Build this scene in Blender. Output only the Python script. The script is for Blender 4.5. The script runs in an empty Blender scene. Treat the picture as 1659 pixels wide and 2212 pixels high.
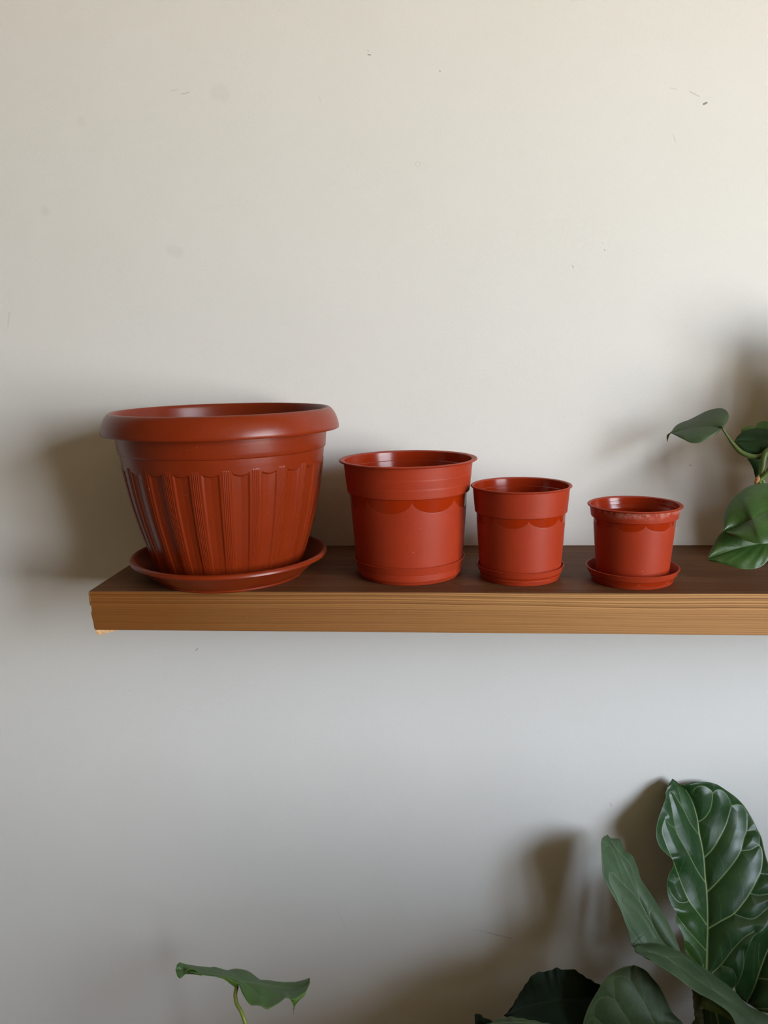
import bpy, bmesh, math, random
import numpy as np
from mathutils import Vector, Matrix

random.seed(7)
col = bpy.context.scene.collection
sc = bpy.context.scene

# ------------------------------------------------------------------ camera
W, H = 1659, 2212
F_PX, PITCH, YAW, ROLL = 1688.93, 0.193396, 0.085652, -0.0212955
SHELF_Z = 1.5
CAM = Vector((0.0, -1.14138, SHELF_Z + 0.275674))
_cy, _sy = math.cos(YAW), math.sin(YAW)
FWD = Vector((-_sy * math.cos(PITCH), _cy * math.cos(PITCH), -math.sin(PITCH)))
_R = Vector((_cy, _sy, 0)); _U = _R.cross(FWD)
RT = _R * math.cos(ROLL) + _U * math.sin(ROLL)
UP = -_R * math.sin(ROLL) + _U * math.cos(ROLL)
cd = bpy.data.cameras.new('camera'); cam = bpy.data.objects.new('camera', cd); col.objects.link(cam)
m = Matrix.Identity(4)
for i in range(3):
    m[i][0], m[i][1], m[i][2], m[i][3] = RT[i], UP[i], -FWD[i], CAM[i]
cam.matrix_world = m
cd.sensor_fit = 'VERTICAL'; cd.sensor_height = 36.0; cd.sensor_width = 27.0
cd.lens = F_PX * 36.0 / H
cd.clip_start = 0.02
sc.camera = cam

# ------------------------------------------------------------------ view, world, daylight
sc.view_settings.view_transform = 'Standard'
sc.view_settings.look = 'None'
sc.view_settings.gamma = 1.0
sc.view_settings.use_curve_mapping = False
sc.view_settings.exposure = 0.0
sc.cycles.use_denoising = True
sc.cycles.denoiser = 'OPENIMAGEDENOISE'
sc.cycles.max_bounces = 8
sc.cycles.diffuse_bounces = 4
sc.cycles.use_adaptive_sampling = True
sc.cycles.adaptive_threshold = 0.06
sc.cycles.adaptive_min_samples = 24
sc.cycles.sample_clamp_indirect = 4.0

SKY = (0.80, 0.95, 1.16)      # overcast sky seen through the window
HORIZON = (0.985, 1.02, 1.06); HORIZON2 = (0.92, 0.99, 1.07)
GROUND = (1.0, 0.94, 0.78)    # sunlit ground and facades below the horizon
DAY = 22.6
w = bpy.data.worlds.new('daylight'); sc.world = w; w.use_nodes = True
nt = w.node_tree; nt.nodes.clear()
tc = nt.nodes.new('ShaderNodeTexCoord'); sep = nt.nodes.new('ShaderNodeSeparateXYZ')
rp = nt.nodes.new('ShaderNodeValToRGB'); bg = nt.nodes.new('ShaderNodeBackground'); ow = nt.nodes.new('ShaderNodeOutputWorld')
mr = nt.nodes.new('ShaderNodeMapRange'); mr.inputs[1].default_value = -0.5; mr.inputs[2].default_value = 0.5
nt.links.new(tc.outputs['Generated'], sep.inputs[0]); nt.links.new(sep.outputs[2], mr.inputs[0])
nt.links.new(mr.outputs[0], rp.inputs[0]); nt.links.new(rp.outputs[0], bg.inputs[0]); nt.links.new(bg.outputs[0], ow.inputs[0])
for z_, c_ in ((-0.20, GROUND), (0.0, HORIZON), (0.18, HORIZON2), (0.42, SKY)):
    e_ = rp.color_ramp.elements.new(z_ + 0.5); e_.color = (*c_, 1)
rp.color_ramp.elements.remove(rp.color_ramp.elements[0]); rp.color_ramp.elements.remove(rp.color_ramp.elements[-1])
bg.inputs[1].default_value = DAY

# room extents and window opening (window in the right wall, between camera and shelf wall)
XL, XR, YB, YF, CEIL = -2.6, 2.0, 0.0, -4.9, 3.05
WY0, WY1, WZ0, WZ1 = -3.05, -1.25, 1.22, 2.72
pl = bpy.data.lights.new('window_portal', 'AREA'); pl.shape = 'RECTANGLE'
pl.size = WZ1 - WZ0; pl.size_y = WY1 - WY0; pl.cycles.is_portal = True
po = bpy.data.objects.new('window_portal', pl); col.objects.link(po)
po.location = (XR + 0.005, (WY0 + WY1) / 2, (WZ0 + WZ1) / 2)
po.rotation_euler = (0, math.pi / 2, 0)      # faces -x, into the room


# ------------------------------------------------------------------ helpers
def ray(px, py):
    return FWD + RT * ((px - W / 2) / F_PX) - UP * ((py - H / 2) / F_PX)

def at(px, py, Y):
    d = ray(px, py); return CAM + d * ((Y - CAM.y) / d.y)

def empty(name, loc, label=None, cat=None, group=None):
    o = bpy.data.objects.new(name, None); col.objects.link(o); o.location = loc
    o.empty_display_size = 0.05
    if label: o['label'] = label
    if cat: o['category'] = cat
    if group: o['group'] = group
    return o

def link(name, me, mat, parent=None, smooth=True):
    o = bpy.data.objects.new(name, me); col.objects.link(o)
    if mat: me.materials.append(mat)
    if smooth:
        me.polygons.foreach_set('use_smooth', [True] * len(me.polygons))
    if parent:
        o.parent = parent
        o.matrix_parent_inverse = Matrix.Identity(4)
        loc = parent.location.copy()
        me.transform(Matrix.Translation(-loc))
    me.update()
    return o

def box_mesh(name, boxes):
    bm = bmesh.new()
    for (x0, x1, y0, y1, z0, z1) in boxes:
        r = bmesh.ops.create_cube(bm, size=1.0)
        for v in r['verts']:
            v.co = Vector(((x0 + x1) / 2 + v.co.x * (x1 - x0), (y0 + y1) / 2 + v.co.y * (y1 - y0), (z0 + z1) / 2 + v.co.z * (z1 - z0)))
    me = bpy.data.meshes.new(name); bm.to_mesh(me); bm.free(); return me

def grid_mesh(name, P, cols_closed=False, attrs=None, cap=None):
    """P: (rows, cols, 3) array -> quad mesh; attrs: dict name -> (rows, cols) float array"""
    n, k = P.shape[:2]
    verts = P.reshape(-1, 3)
    I = np.arange(n * k).reshape(n, k)
    kk = k if cols_closed else k - 1
    j = np.arange(kk); j2 = (j + 1) % k
    a = I[:-1][:, j]; b = I[:-1][:, j2]; c = I[1:][:, j2]; d = I[1:][:, j]
    faces = np.stack([a, b, c, d], -1).reshape(-1, 4)
    me = bpy.data.meshes.new(name)
    me.from_pydata(verts.tolist(), [], faces.tolist())
    for nm, arr in (attrs or {}).items():
        at_ = me.attributes.new(nm, 'FLOAT', 'POINT')
        at_.data.foreach_set('value', np.ascontiguousarray(arr, dtype=np.float32).reshape(-1))
    return me

def crom(pts, n):
    """centripetal-ish Catmull-Rom resampling to n points, equal arc length in the first two coordinates"""
    P = np.array(pts, float)
    if len(P) == 2:
        t = np.linspace(0, 1, n)[:, None]; return P[0] * (1 - t) + P[1] * t
    E = np.vstack([2 * P[0] - P[1], P, 2 * P[-1] - P[-2]])
    out = []
    for i in range(1, len(E) - 2):
        t = np.linspace(0, 1, 24, endpoint=False)[:, None]
        a, b, c, d = E[i - 1], E[i], E[i + 1], E[i + 2]
        out.append(0.5 * ((2 * b) + (-a + c) * t + (2 * a - 5 * b + 4 * c - d) * t * t + (-a + 3 * b - 3 * c + d) * t ** 3))
    out.append(P[-1:]); Q = np.vstack(out)
    s = np.concatenate([[0], np.cumsum(np.linalg.norm(np.diff(Q[:, :2], axis=0), axis=1))])
    t = np.linspace(0, s[-1], n)
    return np.stack([np.interp(t, s, Q[:, k]) for k in range(Q.shape[1])], 1)

def smoothstep(a, b, x):
    t = np.clip((x - a) / (b - a), 0, 1); return t * t * (3 - 2 * t)

# ------------------------------------------------------------------ materials
class NT:
    def __init__(s, name):
        s.m = bpy.data.materials.new(name); s.m.use_nodes = True
        s.t = s.m.node_tree; s.b = s.t.nodes['Principled BSDF']; s.o = s.t.nodes['Material Output']
    def n(s, typ, **kw):
        x = s.t.nodes.new(typ)
        for k, v in kw.items(): setattr(x, k, v)
        return x
    def l(s, a, b): s.t.links.new(a, b)
    def val(s, sock, v):
        if hasattr(v, 'links') or hasattr(v, 'is_linked'): s.l(v, sock)
        else: sock.default_value = v
    def math(s, op, a, b=0.0, c=None, clamp=False):
        x = s.n('ShaderNodeMath', operation=op); x.use_clamp = clamp
        s.val(x.inputs[0], a); s.val(x.inputs[1], b)
        if c is not None: s.val(x.inputs[2], c)
        return x.outputs[0]
    def mix(s, f, a, b):
        x = s.n('ShaderNodeMix', data_type='RGBA')
        s.val(x.inputs[0], f)
        for i, v in ((6, a), (7, b)):
            if isinstance(v, tuple): x.inputs[i].default_value = (*v, 1)
            else: s.l(v, x.inputs[i])
        return x.outputs[2]
    def coord(s, scale=(1, 1, 1), obj=True):
        c = s.n('ShaderNodeTexCoord'); mp = s.n('ShaderNodeMapping'); mp.inputs['Scale'].default_value = scale
        if obj: s.l(c.outputs['Object'], mp.inputs[0])
        else:
            g = s.n('ShaderNodeNewGeometry'); s.l(g.outputs['Position'], mp.inputs[0])
        return mp.outputs[0]
    def noise(s, vec, scale, detail=2.0, rough=0.5, dist=0.0):
        x = s.n('ShaderNodeTexNoise'); s.l(vec, x.inputs['Vector'])
        x.inputs['Scale'].default_value = scale; x.inputs['Detail'].default_value = detail
        x.inputs['Roughness'].default_value = rough; x.inputs['Distortion'].default_value = dist
        return x.outputs[0]
    def rng(s, v, a, b, c=0.0, d=1.0):
        x = s.n('ShaderNodeMapRange'); s.l(v, x.inputs[0])
        for i, q in enumerate((a, b, c, d)): x.inputs[i + 1].default_value = q
        return x.outputs[0]
    def attr(s, name):
        x = s.n('ShaderNodeAttribute'); x.attribute_name = name; return x.outputs['Fac']
    def bump(s, h, dist, strength=1.0):
        x = s.n('ShaderNodeBump'); s.l(h, x.inputs['Height']); x.inputs['Distance'].default_value = dist
        x.inputs['Strength'].default_value = strength; s.l(x.outputs[0], s.b.inputs['Normal']); return x

def wall_material(marks=True):
    q = NT('painted_plaster')
    pos = q.coord(obj=False)
    n1 = q.noise(pos, 900, 3, 0.6); n2 = q.noise(pos, 6, 2, 0.5)
    base = q.mix(q.rng(n2, 0.3, 0.7), (0.795, 0.785, 0.745), (0.81, 0.80, 0.765))
    h = n1
    if marks:
        sp = q.n('ShaderNodeSeparateXYZ'); q.l(pos, sp.inputs[0]); X, Z = sp.outputs[0], sp.outputs[2]
        tot = None
        # scuffs, dents and pencil marks: pixel ends -> points on the wall, radius in metres, strength
        M = [(1520, 225, 1526, 222, .0017, .75), (1490, 198, 1510, 208, .0007, .35), (1448, 190, 1462, 193, .0006, .2),
             (795, 118, 800, 119, .0010, .6), (793, 108, 797, 110, .0005, .3), (949, 153, 951, 154, .0008, .6), (392, 203, 408, 200, .0009, .28),
             (370, 196, 385, 193, .0007, .15), (1302, 525, 1303, 526, .0006, .5), (1305, 540, 1307, 541, .0007, .6), (1236, 574, 1239, 579, .0006, .5),
             (97, 455, 97, 457, .0085, .07), (175, 262, 176, 264, .008, .05), (370, 540, 385, 545, .010, .06), (470, 200, 480, 202, .014, .05),
             (423, 1405, 427, 1401, .0010, .5), (1489, 1005, 1493, 1005, .0007, .6), (1022, 2008, 1060, 2015, .0011, .14), (1055, 2015, 1104, 2027, .0018, .20),
             (20, 675, 17, 705, .0012, .14), (688, 207, 694, 222, .0009, .1), (1455, 292, 1459, 306, .0008, .18), (1318, 1736, 1321, 1741, .0012, .25),
             (730, 1965, 748, 2010, .0006, .15), (600, 22, 606, 24, .0005, .2), (280, 1490, 281, 1491, .0008, .25)]
        for (a, b, c, d, r, st) in M:
            p, p2 = at(a, b, 0), at(c, d, 0)
            dx, dz = p2.x - p.x, p2.z - p.z; L2 = max(dx * dx + dz * dz, 1e-10)
            ux = q.math('SUBTRACT', X, p.x); uz = q.math('SUBTRACT', Z, p.z)
            t = q.math('DIVIDE', q.math('ADD', q.math('MULTIPLY', ux, dx), q.math('MULTIPLY', uz, dz)), L2, clamp=True)
            ex = q.math('SUBTRACT', ux, q.math('MULTIPLY', t, dx)); ez = q.math('SUBTRACT', uz, q.math('MULTIPLY', t, dz))
            dd = q.math('SQRT', q.math('ADD', q.math('MULTIPLY', ex, ex), q.math('MULTIPLY', ez, ez)))
            f = q.math('MULTIPLY', q.rng(dd, 0.45 * r, r, 1, 0), st)
            tot = f if tot is None else q.math('MAXIMUM', tot, f)
        p = at(902.5, 355, 0)   # small pencil ring
        ux = q.math('SUBTRACT', X, p.x); uz = q.math('SUBTRACT', Z, p.z)
        dd = q.math('ABSOLUTE', q.math('SUBTRACT', q.math('SQRT', q.math('ADD', q.math('MULTIPLY', ux, ux), q.math('MULTIPLY', uz, uz))), 0.0032))
        tot = q.math('MAXIMUM', tot, q.math('MULTIPLY', q.rng(dd, 0.0001, 0.0005, 1, 0), 0.25))
        base = q.mix(tot, base, (0.10, 0.09, 0.08))
        h = q.math('SUBTRACT', n1, q.math('MULTIPLY', tot, 0.6))
    q.l(base, q.b.inputs['Base Color']); q.b.inputs['Roughness'].default_value = 0.62
    q.bump(h, 0.0006, 0.35)
    return q.m

def plain(name, colr, rough=0.5, noise_scale=40, var=0.12, spec=0.5, bump=0.0):
    q = NT(name); pos = q.coord()
    n = q.noise(pos, noise_scale, 3)
    d = tuple(c * (1 - var) for c in colr); e = tuple(min(1, c * (1 + var)) for c in colr)
    q.l(q.mix(q.rng(n, 0.3, 0.7), d, e), q.b.inputs['Base Color'])
    q.b.inputs['Roughness'].default_value = rough; q.b.inputs['Specular IOR Level'].default_value = spec
    if bump: q.bump(n, bump)
    return q.m

def wood_material():
    q = NT('stained_pine'); pos = q.coord(obj=False)
    sp = q.n('ShaderNodeSeparateXYZ'); q.l(pos, sp.inputs[0]); X, Y, Z = sp.outputs
    # slow waviness of the growth rings along the board
    wv = q.n('ShaderNodeMapping'); q.l(pos, wv.inputs[0]); wv.inputs['Scale'].default_value = (2.2, 12, 14)
    wob = q.noise(wv.outputs[0], 1.0, 2, 0.5)
    # ring coordinate: slanted plane through y and z so that both top and front show lines along x
    ring = q.math('ADD', q.math('MULTIPLY', Z, 1.0), q.math('MULTIPLY', Y, 0.42))
    ring = q.math('ADD', ring, q.math('MULTIPLY', wob, 0.010))
    ring = q.math('ADD', ring, q.math('MULTIPLY', X, 0.0035))
    # knot near the third pot
    k = at(1021, 1253, -0.2119); kx = q.math('DIVIDE', q.math('SUBTRACT', X, k.x), 0.030); ky = q.math('DIVIDE', q.math('SUBTRACT', Y, -0.2119), 0.011)
    kd = q.math('SQRT', q.math('ADD', q.math('MULTIPLY', kx, kx), q.math('MULTIPLY', ky, ky)))
    topm = q.math('GREATER_THAN', Z, SHELF_Z - 0.0008)
    ring = q.math('ADD', ring, q.math('MULTIPLY', q.math('MULTIPLY', q.rng(kd, 0.0, 1.6, 1, 0), topm), 0.010))
    n1 = q.n('ShaderNodeTexNoise', noise_dimensions='1D'); q.l(ring, n1.inputs['W']); n1.inputs['Scale'].default_value = 330; n1.inputs['Detail'].default_value = 1.0
    lines = q.rng(n1.outputs[0], 0.46, 0.58)
    sn = q.math('SINE', q.math('MULTIPLY', ring, 2 * math.pi / 0.0027))
    lines = q.math('MULTIPLY', q.math('ADD', lines, q.rng(sn, -0.4, 1.0)), 0.5)
    fb = q.n('ShaderNodeMapping'); q.l(pos, fb.inputs[0]); fb.inputs['Scale'].default_value = (14, 900, 1300)
    fib = q.noise(fb.outputs[0], 1.0, 3, 0.65)
    # lower lamination of the front edge is finer and plainer
    zr = q.math('SUBTRACT', Z, SHELF_Z)
    seamz = q.math('ADD', q.math('MULTIPLY', X, -0.002), -0.0215)
    low = q.rng(q.math('SUBTRACT', seamz, zr), -0.001, 0.0025)
    amt = q.math('SUBTRACT', 1.0, q.math('MULTIPLY', low, 0.72))
    seam = q.rng(q.math('ABSOLUTE', q.math('SUBTRACT', zr, seamz)), 0.0, 0.0005, 0.22, 0)
    topamt = q.math('SUBTRACT', 1.0, q.math('MULTIPLY', topm, 0.15))
    f = q.math('MULTIPLY', q.math('MULTIPLY', lines, amt), topamt)
    f = q.math('ADD', f, q.math('MULTIPLY', low, 0.30))
    f = q.math('ADD', f, q.math('MULTIPLY', q.math('SUBTRACT', fib, 0.5), 0.55))
    f = q.math('ADD', f, seam, clamp=True)
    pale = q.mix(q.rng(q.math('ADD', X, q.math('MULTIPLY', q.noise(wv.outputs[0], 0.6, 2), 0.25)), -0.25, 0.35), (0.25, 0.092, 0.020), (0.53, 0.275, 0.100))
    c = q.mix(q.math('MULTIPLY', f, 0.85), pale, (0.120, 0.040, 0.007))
    # darker top: the weak grazing light on it is put into the colour
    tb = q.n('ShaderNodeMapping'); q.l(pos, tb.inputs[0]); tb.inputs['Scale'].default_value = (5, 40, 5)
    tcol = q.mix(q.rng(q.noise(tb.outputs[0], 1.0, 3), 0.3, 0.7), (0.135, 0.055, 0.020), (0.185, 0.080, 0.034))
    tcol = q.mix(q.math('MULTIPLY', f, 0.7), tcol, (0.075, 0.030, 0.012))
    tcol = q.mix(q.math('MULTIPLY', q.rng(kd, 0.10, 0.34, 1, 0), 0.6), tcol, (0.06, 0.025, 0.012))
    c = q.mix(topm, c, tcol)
    # specks of lint / scratches
    sk = q.noise(pos, 420, 1, 0.4); c = q.mix(q.rng(sk, 0.80, 0.86, 0, 0.5), c, (0.6, 0.5, 0.42))
    q.l(c, q.b.inputs['Base Color']); q.b.inputs['Roughness'].default_value = 0.6
    q.b.inputs['Specular IOR Level'].default_value = 0.22
    q.bump(q.math('SUBTRACT', fib, q.math('MULTIPLY', f, 0.5)), 0.0003, 0.5)
    return q.m

def plastic(name, colr, glossy, rough=0.42, rough_gloss=0.14, dusty=0.0, spec=0.36):
    """moulded plastic; attribute 'gloss' marks the polished moulding, 'line' dark engraved lines"""
    q = NT(name); pos = q.coord()
    g = q.attr('gloss'); ln = q.attr('line')
    n = q.noise(pos, 30, 4, 0.6)
    # faint horizontal brush streaks left by the mould
    st = q.n('ShaderNodeMapping'); q.l(pos, st.inputs[0]); st.inputs['Scale'].default_value = (6, 6, 700)
    s = q.noise(st.outputs[0], 1.0, 2)
    a = q.mix(q.rng(n, 0.3, 0.7), tuple(c * 0.95 for c in colr), tuple(c * 1.05 for c in colr))
    a = q.mix(g, a, glossy)
    a = q.mix(q.math('MULTIPLY', ln, 0.55), a, tuple(c * 0.45 for c in colr))
    sk = q.noise(pos, 260, 1, 0.3); a = q.mix(q.rng(sk, 0.80, 0.85, 0, 0.35), a, (0.75, 0.45, 0.33))
    if dusty:
        d = q.attr('dust'); dn = q.noise(pos, 170, 5, 0.7)
        a = q.mix(q.math('MULTIPLY', q.math('MULTIPLY', d, q.rng(dn, 0.42, 0.72)), dusty), a, (0.62, 0.40, 0.34))
    q.l(a, q.b.inputs['Base Color'])
    r = q.math('ADD', q.math('MULTIPLY', g, rough_gloss - rough), rough)
    r = q.math('ADD', r, q.math('MULTIPLY', q.math('SUBTRACT', s, 0.5), 0.12))
    q.l(r, q.b.inputs['Roughness']); q.b.inputs['Specular IOR Level'].default_value = spec
    q.bump(s, 0.00008, 0.5)
    return q.m

def leaf_material(name, dark, light, vein, rough=0.35, transl=0.12, under=None, speck=0.25, coat=0.0, spec=0.5):
    q = NT(name); pos = q.coord(obj=False)
    n = q.noise(pos, 35, 4, 0.6); fn = q.noise(pos, 900, 2, 0.6)
    base = q.mix(q.rng(n, 0.32, 0.68), dark, light)
    base = q.mix(q.rng(fn, 0.55, 0.8, 0, speck), base, tuple(min(1, c * 2.2 + .01) for c in light))
    base = q.mix(q.attr('tint'), base, tuple(min(1, c * 1.0) for c in (0.09, 0.20, 0.025)))
    base = q.mix(q.math('MULTIPLY', q.attr('vein'), 1.0, clamp=True), base, vein)
    if under:
        g = q.n('ShaderNodeNewGeometry'); base = q.mix(g.outputs['Backfacing'], base, under)
    q.l(base, q.b.inputs['Base Color'])
    q.l(q.math('ADD', q.math('MULTIPLY', n, 0.22), rough - 0.11), q.b.inputs['Roughness'])
    q.b.inputs['Specular IOR Level'].default_value = spec
    q.b.inputs['Coat Weight'].default_value = coat; q.b.inputs['Coat Roughness'].default_value = 0.25
    q.bump(fn, 0.00035, 0.35)
    tr = q.n('ShaderNodeBsdfTranslucent'); q.l(q.mix(0.5, base, (0.20, 0.42, 0.03)), tr.inputs[0])
    ms = q.n('ShaderNodeMixShader'); ms.inputs[0].default_value = transl
    q.l(q.b.outputs[0], ms.inputs[1]); q.l(tr.outputs[0], ms.inputs[2]); q.l(ms.outputs[0], q.o.inputs[0])
    return q.m

M_WALL = wall_material(True)
M_WALL2 = plain('room_paint', (0.21, 0.155, 0.09), 0.8, 3, 0.03)
M_CEIL = plain('ceiling_paint', (0.28, 0.22, 0.135), 0.9, 3, 0.02)
M_FLOOR = plain('oak_floor', (0.14, 0.075, 0.035), 0.45, 9, 0.2)
M_FRAME = plain('white_window_paint', (0.75, 0.75, 0.73), 0.4, 20, 0.03)
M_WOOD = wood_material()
M_RAW = plain('raw_pine', (0.80, 0.50, 0.26), 0.6, 260, 0.25)

# ------------------------------------------------------------------ setting
def struct(name, boxes, mat):
    o = link(name, box_mesh(name, boxes), mat, smooth=False); o['kind'] = 'structure'; return o
T = 0.12
struct('wall_back', [(XL - T, XR + T, 0, T, -T, CEIL + T)], M_WALL)
struct('wall_left', [(XL - T, XL, YF - T, 0, -T, CEIL + T)], M_WALL2)
struct('wall_front', [(XL, XR + T, YF - T, YF, -T, CEIL + T)], M_WALL2)
struct('wall_right', [(XR, XR + T, YF, WY0, -T, CEIL + T), (XR, XR + T, WY1, 0, -T, CEIL + T),
                      (XR, XR + T, WY0, WY1, -T, WZ0), (XR, XR + T, WY0, WY1, WZ1, CEIL + T)], M_WALL2)
struct('floor', [(XL, XR, YF, 0, -T, 0)], M_FLOOR)
struct('ceiling', [(XL, XR, YF, 0, CEIL, CEIL + T)], M_CEIL)
fw = 0.05
ym = (WY0 + WY1) / 2
struct('window_1', [(XR + .02, XR + .08, WY0, WY0 + fw, WZ0, WZ1), (XR + .02, XR + .08, WY1 - fw, WY1, WZ0, WZ1),
                    (XR + .02, XR + .08, WY0 + fw, WY1 - fw, WZ0, WZ0 + fw), (XR + .02, XR + .08, WY0 + fw, WY1 - fw, WZ1 - fw, WZ1),
                    (XR + .02, XR + .08, ym - .32, ym - .24, WZ0 + fw, WZ1 - fw), (XR + .02, XR + .08, ym + .26, ym + .34, WZ0 + fw, WZ1 - fw)], M_FRAME)

# ------------------------------------------------------------------ shelf
XS = -0.44869; XE = 1.05; DEP = 0.24; TH = 0.05074
def shelf():
    o = empty('wall_shelf', (XS, -DEP / 2, SHELF_Z - TH), 'thick brown pine shelf on the wall carrying the row of terracotta pots', 'shelf')
    # outline in x-z, swept through the depth; the end is slightly stepped where layers have chipped
    out = [(XS + .0022, 0), (XS + .0008, -.0005), (XS + .0001, -.0018), (XS, -.004), (XS + .0004, -.0185), (XS + .0020, -.0192),
           (XS + .0020, -.0262), (XS + .0010, -.0275), (XS + .0014, -.0330), (XS + .0024, -.0400), (XS + .0030, -.0478), (XS + .0040, -TH),
           (XE, -TH), (XE, 0)]
    bm = bmesh.new()
    # front edge softened
    prof = [(-DEP, -.0022, 1), (-DEP + .0006, -.0006, 1), (-DEP + .0022, 0, 0)]
    A = [bm.verts.new((x, -DEP + (0.0 if z < -.0015 else (0.0006 if z < -.0003 else .0016)), SHELF_Z + z)) for x, z in out]
    B = [bm.verts.new((x, -0.0005, SHELF_Z + z)) for x, z in out]
    bm.faces.new(A); bm.faces.new(B[::-1])
    for i in range(len(out)):
        j = (i + 1) % len(out); bm.faces.new((A[j], A[i], B[i], B[j]))
    bmesh.ops.recalc_face_normals(bm, faces=bm.faces)
    me = bpy.data.meshes.new('board'); bm.to_mesh(me); bm.free()
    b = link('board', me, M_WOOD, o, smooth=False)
    bv = b.modifiers.new('b', 'BEVEL'); bv.width = 0.0008; bv.segments = 2; bv.limit_method = 'ANGLE'; bv.angle_limit = math.radians(50)
    # pale raw wedge under the left end
    x0 = XS + .0042; z0 = SHELF_Z - TH - 0.0001
    tri = [(x0, z0), (x0 + .030, z0), (x0 + .017, z0 - .0036), (x0 + .006, z0 - .0068), (x0 + .0022, z0 - .0070), (x0 + .0005, z0 - .0045)]
    bm = bmesh.new()
    A = [bm.verts.new((x, -DEP + .001, z)) for x, z in tri]; B = [bm.verts.new((x, -0.01, z)) for x, z in tri]
    bm.faces.new(A); bm.faces.new(B[::-1])
    for i in range(len(tri)):
        j = (i + 1) % len(tri); bm.faces.new((A[j], A[i], B[i], B[j]))
    bmesh.ops.recalc_face_normals(bm, faces=bm.faces)
    me = bpy.data.meshes.new('wedge'); bm.to_mesh(me); bm.free()
    wd = link('wedge', me, M_RAW, o, smooth=False); wd['label'] = 'pale raw wood wedge under the left end'
shelf()

# ------------------------------------------------------------------ lathed pots
def lathe(name, prof, centre, mat, parent, nth=192, fn=None, sub=6, smooth_ang=35):
    """prof: closed or open list of (r, z). fn(theta, r, z, is_row) -> dr, gloss, line, dust (arrays)"""
    P = []
    for i in range(len(prof) - 1):
        a, b = np.array(prof[i][:2]), np.array(prof[i + 1][:2])
        n = max(1, int(np.linalg.norm(b - a) / (0.0007 if sub > 6 else 0.004)))
        for k in range(n): P.append(a + (b - a) * k / n)
    P.append(np.array(prof[-1][:2])); P = np.array(P)
    th = np.linspace(0, 2 * math.pi, nth, endpoint=False)
    R = np.repeat(P[:, :1], nth, 1); Z = np.repeat(P[:, 1:2], nth, 1); TT = np.repeat(th[None], len(P), 0)
    gl = np.zeros_like(R); ln = np.zeros_like(R); du = np.zeros_like(R)
    if fn:
        dr, gl, ln, du = fn(TT, R, Z)
        R = R + dr
    V = np.stack([centre[0] + R * np.cos(TT), centre[1] + R * np.sin(TT), centre[2] + Z], -1)
    me = grid_mesh(name, V[::-1], True, {'gloss': gl[::-1], 'line': ln[::-1], 'dust': du[::-1]})
    o = link(name, me, mat, parent)
    if hasattr(me, 'set_sharp_from_angle'): me.set_sharp_from_angle(angle=math.radians(smooth_ang))
    return o

M_BIG = plastic('brick_red_plastic', (0.205, 0.022, 0.0035), (0.205, 0.022, 0.0035), 0.31, 0.25)
M_ORG = plastic('orange_red_plastic', (0.335, 0.031, 0.007), (0.29, 0.021, 0.002), 0.48, 0.14, dusty=0.0)
M_ORG_D = plastic('dusty_orange_red_plastic', (0.335, 0.031, 0.007), (0.29, 0.021, 0.002), 0.48, 0.14, dusty=0.55)
M_INNER = plastic('polished_inner_plastic', (0.42, 0.06, 0.028), (0.42, 0.06, 0.028), 0.16, 0.14)

def fill_nan(f):
    return f

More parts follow.
